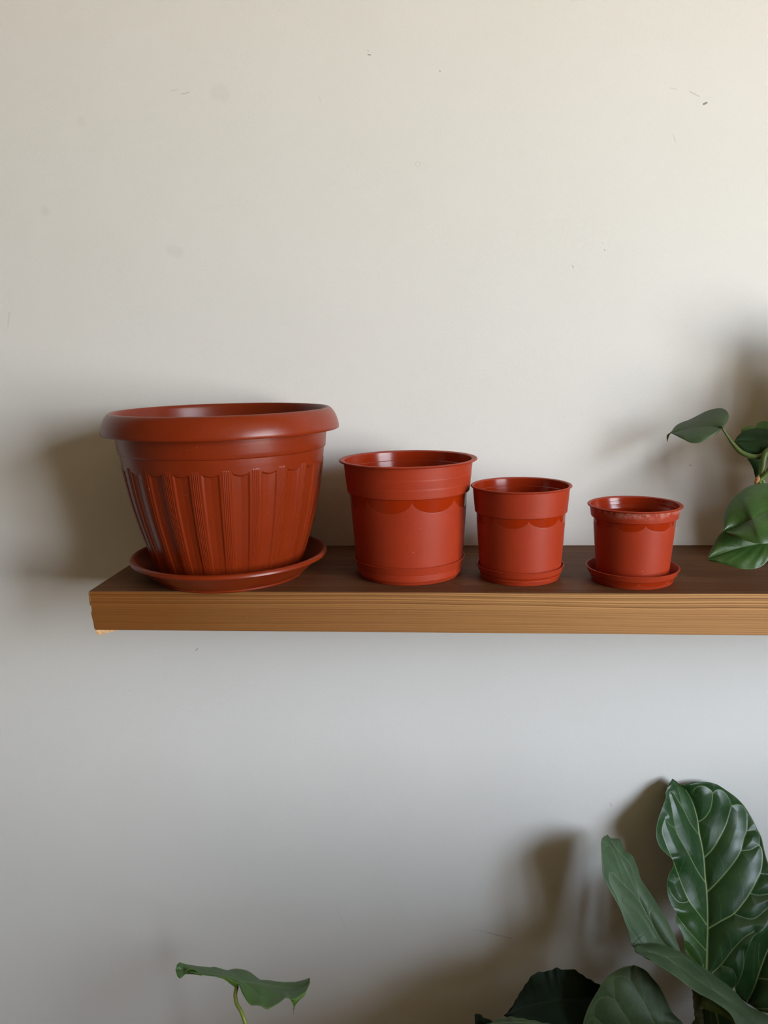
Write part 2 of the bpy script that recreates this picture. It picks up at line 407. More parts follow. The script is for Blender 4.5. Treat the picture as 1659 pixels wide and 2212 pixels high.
# ---- big planter
C1 = (-0.2910, -0.1527)
def big_planter():
    zb = SHELF_Z + 0.0042
    o = empty('planter', (C1[0], C1[1], zb), 'largest brick red plastic planter, fluted sides and thick rolled lip', 'plant pot', 'row of terracotta coloured pots')
    off = 0.0042
    camdir = math.atan2(CAM.y - C1[1], CAM.x - C1[0])
    N = 23; per = 2 * math.pi / N
    outer = [(0.0, 0.0), (0.070, 0.0), (0.0900, 0.0), (0.0925, 0.002), (0.0973, 0.0231 - off), (0.1016, 0.0360 - off), (0.1054, 0.0473 - off), (0.1092, 0.0610 - off),
             (0.1148, 0.0820 - off), (0.1193, 0.1009 - off), (0.1237, 0.1240 - off), (0.1269, 0.1461 - off), (0.1286, 0.1600 - off), (0.1291, 0.1666 - off), (0.1308, 0.1672 - off), (0.1313, 0.1684 - off), (0.1322, 0.1780 - off), (0.1334, 0.1950 - off)]
    lo_ = np.array(outer[4:13]); pz = np.polyfit(lo_[:, 1], lo_[:, 0], 3)       # one smooth curve for the flank
    outer = outer[:3] + [(float(np.polyval(pz, z_)), float(z_)) for z_ in np.concatenate([np.linspace(0.002, 0.137, 44), np.linspace(0.1380, 0.1600 - off, 36)])] + outer[13:]
    inner = [(0.1312, 0.1950 - off), (0.1298, 0.1780 - off), (0.1268, 0.1600 - off), (0.1170, 0.1000 - off), (0.1033, 0.0473 - off), (0.0950, 0.0231 - off), (0.0905, 0.0070), (0.080, 0.0035), (0.0, 0.0035)]
    def flute(T, R, Z):
        z = Z + off
        u = ((T - camdir) / per) % 1.0          # 0 = centre of a ribbed band
        x = np.minimum(u, 1 - u)                # 0 at band centre, .5 at flute centre
        hw = 0.190
        sidef = smoothstep(hw, hw + 0.09, x)
        q = np.clip((x - hw) / (0.5 - hw), 0, 1)
        ztop = 0.1535 - 0.0056 * np.sqrt(np.clip(1 - (1 - q) ** 2, 0, 1))
        vert = smoothstep(0, 0.0016, ztop - z)
        taper = 0.35 + 0.65 * smoothstep(0.015, 0.07, z)
        dep = sidef * (0.0013 + 0.0010 * q) * vert * taper
        # four fine ribs on every band
        rb = 0.5 + 0.5 * np.cos(2 * math.pi * (x / 0.0625 + 0.5))
        ribs = 0.00055 * rb * (1 - smoothstep(0.120, 0.126, x)) * smoothstep(0, 0.002, 0.1545 - z) * taper
        out = (R > 0.09) & (np.arange(R.shape[0])[:, None] <= 10 ** 9)
        rim_r = np.interp(Z, [p[1] for p in outer[3:]], [p[0] for p in outer[3:]])
        is_out = (np.abs(R - rim_r) < 0.0004)
        dr = np.where(is_out, -dep + ribs, 0.0)
        line = np.where(is_out, sidef * vert * (1 - smoothstep(0.0, 0.0030, ztop - z)) * 0.35, 0)
        return dr, np.zeros_like(R), line, np.zeros_like(R)
    lathe('body', outer + inner, (C1[0], C1[1], zb), M_BIG, o, nth=23 * 80, fn=flute, sub=6, smooth_ang=50)
    lip = [(0.1335, 0.1945), (0.1360, 0.1950), (0.1420, 0.1935), (0.1478, 0.1912), (0.1492, 0.1905), (0.1498, 0.1912), (0.1494, 0.1950), (0.1483, 0.2000), (0.1466, 0.2050), (0.1445, 0.2095), (0.1420, 0.2133),
           (0.1396, 0.2158), (0.1378, 0.2170), (0.1362, 0.2170), (0.1352, 0.2160), (0.1344, 0.2120), (0.1330, 0.2040), (0.1312, 0.1946), (0.1335, 0.1945)]
    lp = lathe('rim', [(r, z - off) for r, z in lip], (C1[0], C1[1], zb), M_BIG, o, nth=160, smooth_ang=60)
    lp['label'] = 'thick rolled lip of the planter'
big_planter()

def big_saucer():
    o = empty('saucer', (C1[0], C1[1] , SHELF_Z), 'wide brick red saucer under the largest planter, overhanging the shelf edge', 'saucer', 'saucers under the pots')
    prof = [(0.0, 0.0), (0.090, 0.0), (0.0950, 0.0), (0.0962, 0.0012), (0.0962, 0.0030), (0.0985, 0.0042), (0.1040, 0.0085), (0.1100, 0.0140), (0.1160, 0.0195), (0.1205, 0.0238),
            (0.1235, 0.0254), (0.1272, 0.0252), (0.1279, 0.0262), (0.1276, 0.0285), (0.1262, 0.0303), (0.1240, 0.0310), (0.1220, 0.0304), (0.1204, 0.0285),
            (0.1150, 0.0215), (0.1060, 0.0135), (0.0990, 0.0065), (0.0960, 0.0042), (0.0, 0.0042)]
    lathe('dish', prof, (C1[0], C1[1] , SHELF_Z), M_BIG, o, nth=200, smooth_ang=40)
big_saucer()

# ---- stepped pots
def small_pot(c, z, rb, rs, rc0, rc1, rr, zc, zr, swag_top, swag_h, off_deg, label, slabel, sauc, mat, grooves=(), dust=False):
    zb = SHELF_Z + 0.0040
    o = empty('flower_pot', (c[0], c[1], zb), label, 'plant pot', 'row of terracotta coloured pots')
    k = 0.0040
    camdir = math.atan2(CAM.y - c[1], CAM.x - c[0]) + math.radians(off_deg)
    per = 2 * math.pi / 8
    t = 0.0014
    step = zc - k
    body = [(0.0, 0.001), (rb - 0.006, 0.001), (rb - 0.004, 0.0), (rb - 0.0012, 0.0), (rb, 0.0014), (rs, step - 0.0012), (rs, step + 0.0004), (rs - t, step + 0.0004), (rb - t, 0.004), (rb - 0.003, 0.0025), (0.0, 0.0025)]
    def swag(T, R, Z):
        u = ((T - camdir) / per) % 1.0
        a = 2 * u - 1
        zlow = (step - swag_top) - (swag_h - swag_top) * np.sqrt(np.clip(1 - a * a, 0, 1)) ** 1.1
        is_out = R > np.interp(Z, [0.0014, step], [rb, rs]) - 0.0005
        inside = smoothstep(-0.0005, 0.0007, Z - zlow)
        g = np.where(is_out, inside, 0)
        edge = np.where(is_out, np.exp(-((Z - zlow) / 0.0007) ** 2), 0)
        dr = -0.00012 * g
        ins = (~is_out) & (Z > 0.004)
        g = np.where(ins, 0.85, g)
        return dr, g, edge * 0.6, np.zeros_like(R)
    lathe('body', body, (c[0], c[1], zb), mat, o, nth=560, fn=swag, sub=8, smooth_ang=40)
    # collar band
    top = zr - k - 0.0016
    h = top - step
    col_ = [(rs - 0.0008, step - 0.0004), (rc0 - 0.0010, step - 0.0006), (rc0 - 0.0002, step - 0.0001), (rc0, step + 0.0008)]
    for gz in grooves:
        zz = step + h * gz; r_ = rc0 + (rc1 - rc0) * gz
        col_ += [(r_, zz - 0.0009), (r_ - 0.00010, zz), (r_, zz + 0.0009)]
    col_ += [(rc1, top)]
    col_ += [(rc1 - t, top), (rc1 - t - 0.0003 - (rc1 - rc0) * .25, step + h * .72), (rc1 - t - 0.0010 - (rc1 - rc0) * .25, step + h * .70),
             (rc1 - t - 0.0012 - (rc1 - rc0) * .6, step + h * .4), (rc1 - t - 0.0018 - (rc1 - rc0) * .6, step + h * .38), (rc0 - t - 0.0020, step + 0.002), (rs - t, step), (rs - t, step - 0.0004), (rs - 0.0008, step - 0.0004)]
    def cf(T, R, Z):
        rin = np.interp(Z, [step, top], [rc0, rc1])
        ins = R < rin - 0.0010
        g = np.where(ins, 0.85, 0.0)
        d = np.where(ins, 0, smoothstep(0.15, 0.9, (Z - step) / h)) if dust else np.zeros_like(R)
        return np.zeros_like(R), g, np.zeros_like(R), d
    lathe('collar', col_, (c[0], c[1], zb), M_ORG_D if dust else mat, o, nth=224, fn=cf, sub=8, smooth_ang=25)
    rt = zr - k
    rim = [(rc1 - 0.0003, top - 0.0003), (rr - 0.0012, top - 0.0003), (rr - 0.0003, top + 0.0002), (rr, top + 0.0010), (rr - 0.0006, rt + 0.0002), (rr - 0.0015, rt + 0.0005), (rc1 - t + 0.0010, rt), (rc1 - t, rt - 0.0006), (rc1 - t, top - 0.0003), (rc1 - 0.0003, top - 0.0003)]
    rng_ = np.random.RandomState(int(rr * 1e5))
    ph = rng_.rand(12) * 6.28
    def rf(T, R, Z):      # slightly ragged moulding flash on the outer edge
        j = sum(np.sin(T * (7 + 5 * i) + ph[i]) for i in range(12)) / 12
        return np.where(R > rr - 0.0016, j * 0.00035, 0.0), np.zeros_like(R), np.zeros_like(R), np.zeros_like(R)
    lathe('rim', rim, (c[0], c[1], zb), mat, o, nth=384, fn=rf, sub=6, smooth_ang=50)
    # saucer
    sb, sr, sz, gl = sauc
    s = empty('saucer', (c[0], c[1], SHELF_Z), slabel, 'saucer', 'saucers under the pots')
    sp = [(0.0, 0.0006), (sb - 0.003, 0.0006), (sb - 0.0015, 0.0), (sb - 0.0004, 0.0004), (sb, 0.0014)]
    zz = 0.58 * sz; r_ = sb + (sr - 0.0012 - sb) * 0.58
    sp += [(r_, zz - 0.0006), (r_ + 0.0004, zz), (sr - 0.0012, sz - 0.0012), (sr - 0.0002, sz - 0.0010), (sr, sz - 0.0002), (sr - 0.0006, sz + 0.0003), (sr - 0.0020, sz), (sb + 0.0006, 0.0052), (sb - 0.001, 0.0040), (0.0, 0.0040)]
    def sf(T, R, Z):
        u = ((T - camdir) / per + 0.15) % 1.0; a = 2 * u - 1
        zl = zz - 0.0012 - (zz * 0.55) * np.sqrt(np.clip(1 - a * a, 0, 1))
        is_out = R > np.interp(Z, [0.0014, sz], [sb, sr - 0.0012]) - 0.0007
        g = np.where(is_out & (Z > 0.001), smoothstep(-0.0002, 0.0005, Z - zl) * (1 - smoothstep(zz - 0.0012, zz - 0.0002, Z)), 0)
        e = np.where(is_out & (Z > 0.001) & (Z < zz), np.exp(-((Z - zl) / 0.0005) ** 2), 0) + np.where(is_out, np.exp(-((Z - zz) / 0.0004) ** 2), 0) * .5
        return -0.0003 * g, g * 0.7, np.clip(e, 0, 1) * 0.8, np.zeros_like(R)
    lathe('dish', sp, (c[0], c[1], SHELF_Z), mat, s, nth=320, fn=sf, sub=8, smooth_ang=40)

small_pot((-0.0531, -0.1487), 0, 0.0683, 0.0757, 0.0785, 0.0826, 0.0883, 0.1102, 0.1504, 0.0030, 0.0185, 3,
          'second largest pot, orange red with two faint grooves round its collar', 'orange red saucer under the second largest pot', (0.0650, 0.0722, 0.0236, 0), M_ORG, grooves=(0.30, 0.60))
small_pot((0.0887, -0.1659), 0, 0.0508, 0.0555, 0.0573, 0.0600, 0.0626, 0.0854, 0.1180, 0.0022, 0.0125, 10,
          'second smallest orange red pot, with a plain smooth tall collar', 'orange red saucer fitting closely under the second smallest pot', (0.0493, 0.0552, 0.0176, 0), M_ORG)
small_pot((0.2252, -0.1799), 0, 0.0430, 0.0488, 0.0514, 0.0533, 0.0561, 0.0807, 0.0954, 0.0024, 0.0108, 16,
          'smallest orange red pot with a dusty scuffed collar', 'orange red saucer wider than the base of the smallest pot', (0.0486, 0.0561, 0.0176, 0), M_ORG, dust=True)

# ------------------------------------------------------------------ leaves
M_FIG = leaf_material('fig_leaf_glossy', (0.013, 0.043, 0.011), (0.024, 0.070, 0.018), (0.26, 0.34, 0.14), rough=0.34, transl=0.05, under=(0.07, 0.13, 0.05), coat=0.0, speck=0.1, spec=0.42)
M_FIG_MATTE = leaf_material('fig_leaf_dull', (0.045, 0.085, 0.034), (0.070, 0.120, 0.050), (0.19, 0.26, 0.14), rough=0.55, transl=0.08, under=(0.07, 0.13, 0.05), speck=0.35)
M_FIG_UNDER = leaf_material('fig_leaf_underside', (0.10, 0.15, 0.012), (0.13, 0.19, 0.02), (0.25, 0.28, 0.05), rough=0.5, transl=0.25)
M_SHADED = leaf_material('shade_darkened_leaf', (0.004, 0.011, 0.004), (0.007, 0.018, 0.006), (0.016, 0.034, 0.014), rough=0.6, transl=0.02, speck=0.1, spec=0.15)  # near-black green: the shadow over these leaves is put into the colour
M_PHIL_DK = leaf_material('heart_leaf_dark', (0.010, 0.030, 0.006), (0.016, 0.042, 0.010), (0.03, 0.06, 0.02), rough=0.6, transl=0.03, speck=0.1, spec=0.15)
M_PHIL = leaf_material('heart_leaf_glossy', (0.028, 0.072, 0.013), (0.046, 0.106, 0.020), (0.10, 0.19, 0.07), rough=0.36, transl=0.08, under=(0.09, 0.17, 0.05), speck=0.3)
M_PHIL_D = leaf_material('heart_leaf_dull', (0.034, 0.062, 0.024), (0.050, 0.086, 0.032), (0.06, 0.10, 0.04), rough=0.55, transl=0.06, speck=0.15)
M_PHIL_Y = leaf_material('heart_leaf_young', (0.05, 0.12, 0.015), (0.07, 0.16, 0.02), (0.09, 0.18, 0.04), rough=0.45, transl=0.2)
M_ARROW = leaf_material('arrowhead_leaf', (0.045, 0.105, 0.020), (0.070, 0.150, 0.032), (0.17, 0.27, 0.11), rough=0.50, transl=0.10, speck=0.5)
M_ARROW_U = leaf_material('arrowhead_underside', (0.13, 0.24, 0.04), (0.16, 0.29, 0.05), (0.2, 0.3, 0.08), rough=0.5, transl=0.2)
M_STEM = plain('green_stem', (0.095, 0.150, 0.032), 0.45, 60, 0.25)
M_STEM_Y = plain('yellow_green_stem', (0.26, 0.33, 0.05), 0.42, 60, 0.25)
M_BARK = plain('green_brown_bark', (0.10, 0.11, 0.045), 0.65, 120, 0.35, bump=0.0008)
M_SHEATH = plain('dry_brown_sheath', (0.38, 0.17, 0.06), 0.6, 120, 0.2)
M_SOIL = plain('potting_soil', (0.035, 0.024, 0.016), 0.95, 260, 0.5, bump=0.004)
M_CER = plain('white_glazed_ceramic', (0.62, 0.61, 0.58), 0.25, 20, 0.03)

def dist_poly(px, py, polys):
    """per point: width-normalised distance to a set of polylines (pts, half width px)"""
    best = np.full(px.shape, 1e9); mask = np.zeros(px.shape)
    for pts, hw, st in polys:
        P = crom([(a, b) for a, b in pts], max(8, len(pts) * 8)) if len(pts) > 2 else np.array(pts, float)
        d = np.full(px.shape, 1e9); tt = np.zeros(px.shape)
        n = len(P) - 1
        for i in range(n):
            ax, ay = P[i]; bx, by = P[i + 1]; dx, dy = bx - ax, by - ay; L2 = dx * dx + dy * dy + 1e-9
            t = np.clip(((px - ax) * dx + (py - ay) * dy) / L2, 0, 1)
            e = np.hypot(px - ax - t * dx, py - ay - t * dy)
            c = e < d; d = np.where(c, e, d); tt = np.where(c, (i + t) / n, tt)
        w_ = hw * (1 - 0.55 * tt)
        mask = np.maximum(mask, st * np.clip(1.25 - d / w_, 0, 1) if hw else 0)
        best = np.minimum(best, d)
    return best, mask

def leaf(name, parent, M, L, R, mat, veins=(), nt_=120, nu=36, bulge=0.0, quilt=0.0, qw=14, tint=None, label=None, wave=0.0, zoom=None, thick=0.0005, edgeln=0.25):
    """surface between left edge L, midrib M and right edge R; every control point is (px, py, Y)"""
    if zoom:
        ox, oy, s = zoom
        cv = lambda q: [(ox + a[0] / s, oy + a[1] / s, a[2]) for a in q]
        M, L, R = cv(M), cv(L), cv(R)
        veins = [([(ox + a / s, oy + b / s) for a, b in v], h, st) for v, h, st in veins]
    m_, l_, r_ = crom(M, nt_), crom(L, nt_), crom(R, nt_)
    u = np.linspace(0, 1, nu + 1)[:, None, None]
    left = (m_[None] * (1 - u) + l_[None] * u)[::-1]; right = (m_[None] * (1 - u) + r_[None] * u)[1:]
    G = np.concatenate([left, right], 0)          # (cols, rows, 3) in px, py, Y
    uu = np.concatenate([-np.linspace(1, 0, nu + 1), np.linspace(0, 1, nu + 1)[1:]])[:, None] * np.ones((1, nt_))
    tt = np.ones_like(uu) * np.linspace(0, 1, nt_)[None]
    px, py, Y = G[..., 0], G[..., 1], G[..., 2].copy()
    Y -= bulge * 4 * np.abs(uu) * (1 - np.abs(uu))
    if wave: Y += wave * np.abs(uu) ** 1.5 * np.sin(tt * 19 + uu * 2)
    allv = list(veins)
    d, vm = dist_poly(px, py, allv) if allv else (np.full(px.shape, 99.), np.zeros(px.shape))
    if quilt:
        d, _ = dist_poly(px, py, [v for v in allv if v[2] > .34]) if any(v[2] > .34 for v in allv) else (d, 0)
        Y -= quilt * (1 - np.exp(-(np.minimum(d, 60) / qw) ** 1.3)) - quilt * 0.5
    dx = (px - W / 2) / F_PX; dy = (py - H / 2) / F_PX
    D = np.array(FWD)[None, None] + dx[..., None] * np.array(RT) - dy[..., None] * np.array(UP)
    t = (Y - CAM.y) / D[..., 1]
    P = np.array(CAM)[None, None] + D * t[..., None]
    ed = np.abs(uu) > 1 - 1.2 / nu
    vm = np.maximum(vm, np.where(ed, edgeln, 0))
    tn = tint(uu, tt) if tint else np.zeros_like(uu)
    me = grid_mesh(name, P, False, {'vein': vm, 'tint': tn})
    # front side towards the camera
    me.update()
    n0 = me.polygons[len(me.polygons) // 2]
    if n0.normal.dot(CAM - n0.center) < 0: me.flip_normals()
    o = link(name, me, mat, parent)
    sd = o.modifiers.new('s', 'SOLIDIFY'); sd.thickness = thick; sd.offset = -1
    if label: o['label'] = label
    return o

def tube(name, pts, radii, mat, parent, n=14, label=None, knob=0.0):
    """pts: world points; smooth tapered tube"""
    P = crom([tuple(p) for p in pts], max(20, len(pts) * 10))
    # crom resamples on first two coords; fall back to plain index when vertical
    P3 = np.array([tuple(p) for p in pts], float)
    ts = np.linspace(0, len(P3) - 1, max(20, len(pts) * 10))
    E = np.vstack([2 * P3[0] - P3[1], P3, 2 * P3[-1] - P3[-2]])
    Q = []
    for t in ts:
        i = min(int(t), len(P3) - 2); f = t - i
        a, b, c, d = E[i], E[i + 1], E[i + 2], E[i + 3]
        Q.append(0.5 * ((2 * b) + (-a + c) * f + (2 * a - 5 * b + 4 * c - d) * f * f + (-a + 3 * b - 3 * c + d) * f ** 3))
    Q = np.array(Q); rad = np.interp(ts, np.linspace(0, len(P3) - 1, len(radii)), radii)
    if knob: rad = rad * (1 + knob * np.exp(-((ts * 2.2 % 1 - .5) / .12) ** 2))
    ring = []
    up = np.array([0.3, 0.9, 0.2])
    for i in range(len(Q)):
        tg = Q[min(i + 1, len(Q) - 1)] - Q[max(i - 1, 0)]; tg /= np.linalg.norm(tg) + 1e-9
        a = np.cross(tg, up); a /= np.linalg.norm(a) + 1e-9; b = np.cross(tg, a)
        th = np.linspace(0, 2 * math.pi, n, endpoint=False)[:, None]
        ring.append(Q[i] + rad[i] * (np.cos(th) * a + np.sin(th) * b))
    ring = [np.repeat(Q[:1], n, 0)] + ring + [np.repeat(Q[-1:], n, 0)]
    me = grid_mesh(name, np.array(ring), True)
    bm = bmesh.new(); bm.from_mesh(me); bmesh.ops.remove_doubles(bm, verts=bm.verts, dist=1e-6)
    bmesh.ops.recalc_face_normals(bm, faces=bm.faces); bm.to_mesh(me); bm.free()
    o = link(name, me, mat, parent)
    if label: o['label'] = label
    return o

def plant_pot_parts(parent, c, z, r, h, mat):
    prof = [(0, 0), (r * .7, 0), (r * .74, .004), (r, h - .004), (r, h), (r - .004, h), (r * .95, h * .8), (r * .7, .01), (0, .01)]
    lathe('pot', prof, (c[0], c[1], z), mat, parent, nth=64)
    lathe('soil', [(0, h * .86), (r * .94, h * .86), (r * .94, h * .80), (0, h * .80)], (c[0], c[1], z), M_SOIL, parent, nth=48)

def free_leaf(name, parent, base, direction, length, width, mat, normal=None, droop=0.25, petiole=None):
    """a leaf given by its base point, direction and size (for foliage beyond the frame)"""
    b = np.array(base, float); d = np.array(direction, float); d /= np.linalg.norm(d)
    nrm = np.array(normal if normal is not None else (0, -0.4, 1.0), float)
    s = np.cross(d, nrm); s /= np.linalg.norm(s); nn = np.cross(s, d)
    nt_, nu = 26, 9
    t = np.linspace(0, 1, nt_)[:, None]; u = np.linspace(-1, 1, nu)[None]
    wd = width / 2 * np.sin(math.pi * np.clip(t, 0, 1) ** 0.75) ** 0.65
    wd = np.where(t > 0.999, 0.0004, np.where(t < 0.001, 0.0004, wd))
    P = b + (t * length)[..., None] * d + (wd * u)[..., None] * s + (-(droop * length) * t ** 2 + 0.12 * width * u * u + 0.012 * np.sin(t * 21) * np.abs(u))[..., None] * nn
    Q = P.reshape(-1, 3) - np.array(CAM); zc = Q @ np.array(FWD)
    sx = W / 2 + F_PX * (Q @ np.array(RT)) / np.maximum(zc, .01); sy = H / 2 - F_PX * (Q @ np.array(UP)) / np.maximum(zc, .01)
    if ((zc > .01) & (sx > -15) & (sx < W + 8) & (sy > -15) & (sy < H + 8)).any() or P[..., 1].max() > -.004: return None
    vm = np.where(np.abs(u) < 0.06, 1.0, 0.0) * np.ones_like(t)
    me = grid_mesh(name, P, False, {'vein': vm, 'tint': np.zeros(P.shape[:2])})
    o = link(name, me, mat, parent)
    sd = o.modifiers.new('s', 'SOLIDIFY'); sd.thickness = 0.0005
    return o

# ------------------------------------------------------------------ fiddle leaf fig
Z5 = (1259, 1640, 3.8675); Z4 = (1259, 1900, 4.1475)
def fig():
    base = Vector((0.345, -0.20, 0.0))
    o = empty('fiddle_leaf_fig', base, 'fiddle leaf fig with big veined glossy leaves, lower right below the shelf', 'plant')
    px = lambda x, y, Y: at(x, y, Y)
    plant_pot_parts(o, (base.x, base.y), 0.0, 0.15, 0.28, M_CER)
    stem_top = px(1503, 2130, -0.150)
    tube('stem', [(base.x, base.y, .22), (base.x - .02, base.y - .005, .42), px(1512, 2330, -0.165), px(1511, 2215, -0.160), px(1506, 2170, -0.152), stem_top, px(1497, 2085, -0.145)],
         [.011, .009, .007, .0058, .0052, .0050, .003], M_BARK, o, knob=0.18)
    # main upright leaf
    mid = [(750, 165, -0.012), (800, 205, -0.012), (850, 250, -0.012), (890, 310, -0.014), (930, 400, -0.020), (960, 520, -0.027), (990, 700, -0.039), (1010, 820, -0.047), (1022, 980, -0.060), (1035, 1100, -0.070),
           (1042, 1250, -0.083), (1045, 1420, -0.097), (1040, 1600, -0.113), (1036, 1810, -0.130)]
    lf = [(750, 165, -0.012), (715, 220, -0.025), (690, 280, -0.033), (692, 320, -0.037), (660, 410, -0.046), (625, 510, -0.057), (612, 600, -0.064), (618, 680, -0.070), (650, 745, -0.074), (700, 795, -0.077), (740, 830, -0.080), (757, 870, -0.080),
          (740, 920, -0.081), (710, 980, -0.084), (700, 1060, -0.089), (710, 1140, -0.094), (745, 1230, -0.101), (783, 1290, -0.106), (775, 1335, -0.108), (785, 1380, -0.110), (815, 1430, -0.113), (840, 1500, -0.117), (848, 1590, -0.122), (870, 1640, -0.124), (940, 1700, -0.126), (1000, 1765, -0.129), (1034, 1812, -0.130)]
    rt = [(752, 167, -0.012), (802, 207, -0.012), (830, 228, -0.012), (880, 205, -0.012), (950, 190, -0.012), (1040, 190, -0.012), (1120, 210, -0.012), (1200, 260, -0.012), (1270, 310, -0.012), (1340, 380, -0.012), (1400, 470, -0.015), (1450, 570, -0.024), (1490, 650, -0.034),
          (1510, 730, -0.043), (1535, 830, -0.052), (1580, 950, -0.062), (1610, 1050, -0.073), (1615, 1150, -0.082), (1600, 1230, -0.089), (1560, 1330, -0.098), (1500, 1420, -0.106), (1430, 1480, -0.112), (1390, 1560, -0.118), (1360, 1650, -0.123), (1330, 1800, -0.132), (1260, 1910, -0.134), (1180, 1920, -0.134), (1100, 1880, -0.133), (1040, 1815, -0.130)]
    V = [([(1036, 1810), (1040, 1600), (1045, 1420), (1042, 1250), (1035, 1100), (1022, 980), (1010, 820), (990, 700), (970, 620), (960, 520), (940, 430), (905, 330), (860, 255)], 3.4, 1),
         ([(960, 525), (1010, 495), (1050, 445), (1072, 390), (1082, 285), (1045, 240), (990, 222), (940, 240), (920, 275)], 1.5, .7), ([(1082, 285), (1120, 255), (1170, 265), (1215, 320), (1240, 385)], .9, .55),
         ([(1015, 822), (1080, 755), (1130, 680), (1190, 560), (1215, 480), (1240, 385)], 1.7, .85), ([(1240, 385), (1300, 378), (1340, 400), (1365, 450), (1372, 510)], .9, .5),
         ([(1040, 1110), (1120, 1030), (1200, 940), (1270, 850), (1320, 765), (1345, 660), (1368, 600), (1372, 510)], 1.8, .9), ([(1320, 765), (1400, 755), (1475, 718)], .9, .6), ([(1368, 600), (1440, 597), (1475, 640), (1475, 718)], .8, .5),
         ([(1050, 1415), (1150, 1355), (1262, 1290), (1340, 1200), (1395, 1120), (1450, 1020), (1482, 950), (1500, 850), (1495, 760), (1475, 718)], 2.0, .95), ([(1262, 1290), (1350, 1325), (1440, 1328), (1547, 1240)], 1.0, .65),
         ([(1395, 1120), (1470, 1135), (1560, 1125)], .9, .55), ([(1482, 955), (1560, 965)], .8, .5),
         ([(1080, 1785), (1160, 1710), (1240, 1605), (1340, 1495), (1430, 1440)], 1.4, .75), ([(1160, 1725), (1245, 1752), (1280, 1820), (1275, 1880)], .8, .5), ([(1345, 1595), (1340, 1740), (1300, 1860), (1250, 1905)], .9, .55),
         ([(965, 630), (900, 540), (850, 440), (790, 340), (745, 275), (722, 290), (740, 400), (770, 575)], 1.0, .6), ([(870, 480), (825, 390), (812, 310), (790, 235)], .9, .5),
         ([(1022, 1030), (960, 940), (880, 790), (800, 650), (770, 575)], 1.3, .8), ([(770, 575), (720, 540), (690, 505)], .8, .5),
         ([(1030, 1380), (960, 1280), (890, 1190), (830, 1060), (780, 920), (745, 830), (690, 700), (660, 590), (690, 480)], 1.4, .8), ([(885, 1185), (840, 1200), (790, 1185), (740, 1120), (720, 1070)], .8, .55), ([(805, 1000), (770, 985), (755, 955)], .7, .5),
         ([(1030, 1600), (950, 1510), (870, 1420), (810, 1340), (785, 1310)], 1.2, .65), ([(975, 1720), (900, 1640), (865, 1590)], .8, .4)]
    # fine tertiary net between the side veins
    for (a, b) in [((1010, 800), (1090, 560)), ((990, 700), (1060, 500)), ((1100, 1040), (1060, 860)), ((1180, 960), (1120, 760)), ((1270, 850), (1220, 680)), ((1150, 1350), (1130, 1130)), ((1262, 1290), (1240, 1080)), ((1340, 1200), (1310, 950)), ((1395, 1120), (1380, 960)),
                   ((900, 1190), (990, 1060)), ((850, 1090), (910, 930)), ((800, 960), (850, 780)), ((880, 780), (880, 600)), ((930, 1250), (1010, 1150)), ((860, 1580), (960, 1520)), ((1240, 1605), (1200, 1440)), ((1160, 1700), (1130, 1520)), ((1320, 760), (1290, 520)), ((1120, 690), (1160, 470))]:
        mx, my = (a[0] + b[0]) / 2 + 12, (a[1] + b[1]) / 2 - 8
        V.append(([a, (mx, my), b], 1.0, .16))
    leaf('leaf', o, mid, lf, rt, M_FIG, V, 420, 110, bulge=0.003, quilt=0.0030, qw=13, zoom=Z5,
         tint=lambda u, t: np.where(u < 0, 0.35 * smoothstep(.45, .8, t) * (-u) ** .7, 0), label='tallest glossy leaf, upright with pale veins')
    tube('petiole', [px(1526.8, 2108, -.1305), px(1520, 2135, -.136), px(1508, 2165, -.150)], [.0024, .0026, .003], M_STEM_Y, o)
    # narrow dull leaf leaning up to the left
    tip = (203, 632, -0.040)
    mid = [tip, (240, 690, -0.058), (300, 800, -0.075), (360, 930, -0.086), (430, 1080, -0.096), (510, 1250, -0.107), (600, 1420, -0.118), (690, 1560, -0.128), (800, 1680, -0.137)]
    lf = [(200, 634, -0.040), (165, 655, -0.068), (153, 700, -0.088), (158, 800, -0.104), (165, 920, -0.115), (185, 1020, -0.121), (250, 1140, -0.126), (315, 1260, -0.131), (350, 1360, -0.136), (385, 1450, -0.139), (405, 1540, -0.143), (425, 1570, -0.146), (560, 1680, -0.149), (790, 1700, -0.140)]
    rt = [(207, 634, -0.038), (240, 660, -0.038), (305, 666, -0.042), (328, 710, -0.050), (352, 765, -0.057), (410, 800, -0.060), (445, 870, -0.065), (465, 930, -0.070), (485, 1000, -0.075), (560, 1110, -0.084), (640, 1240, -0.096), (700, 1340, -0.105), (750, 1440, -0.114), (790, 1530, -0.123), (820, 1620, -0.133), (820, 1680, -0.137)]
    V = [([(600, 1420), (480, 1200), (400, 1100), (340, 1045), (250, 953), (220, 960), (225, 1020), (260, 1090)], 1.1, .7), ([(225, 660), (300, 770), (380, 860), (440, 960)], 1.0, .45),
         ([(195, 720), (235, 730), (290, 850), (330, 980), (355, 1060)], .9, .55), ([(225, 1020), (300, 1180), (350, 1320), (400, 1420), (480, 1540)], 1.1, .6), ([(480, 1200), (460, 1100), (400, 900)], .8, .4),
         ([(600, 1500), (520, 1360), (420, 1240), (345, 1180)], .9, .4), ([(760, 1620), (640, 1480), (560, 1300), (600, 1200)], .8, .35), ([(300, 700), (290, 820), (320, 900)], .7, .3)]
    leaf('leaf', o, mid, lf, rt, M_FIG_MATTE, V, 200, 40, bulge=0.003, quilt=0.0022, qw=9, zoom=Z5, label='narrow dull leaf leaning up to the left')
    # leaf folded forward, pointing left, crossing in front
    tip = (462, 600, -.170)
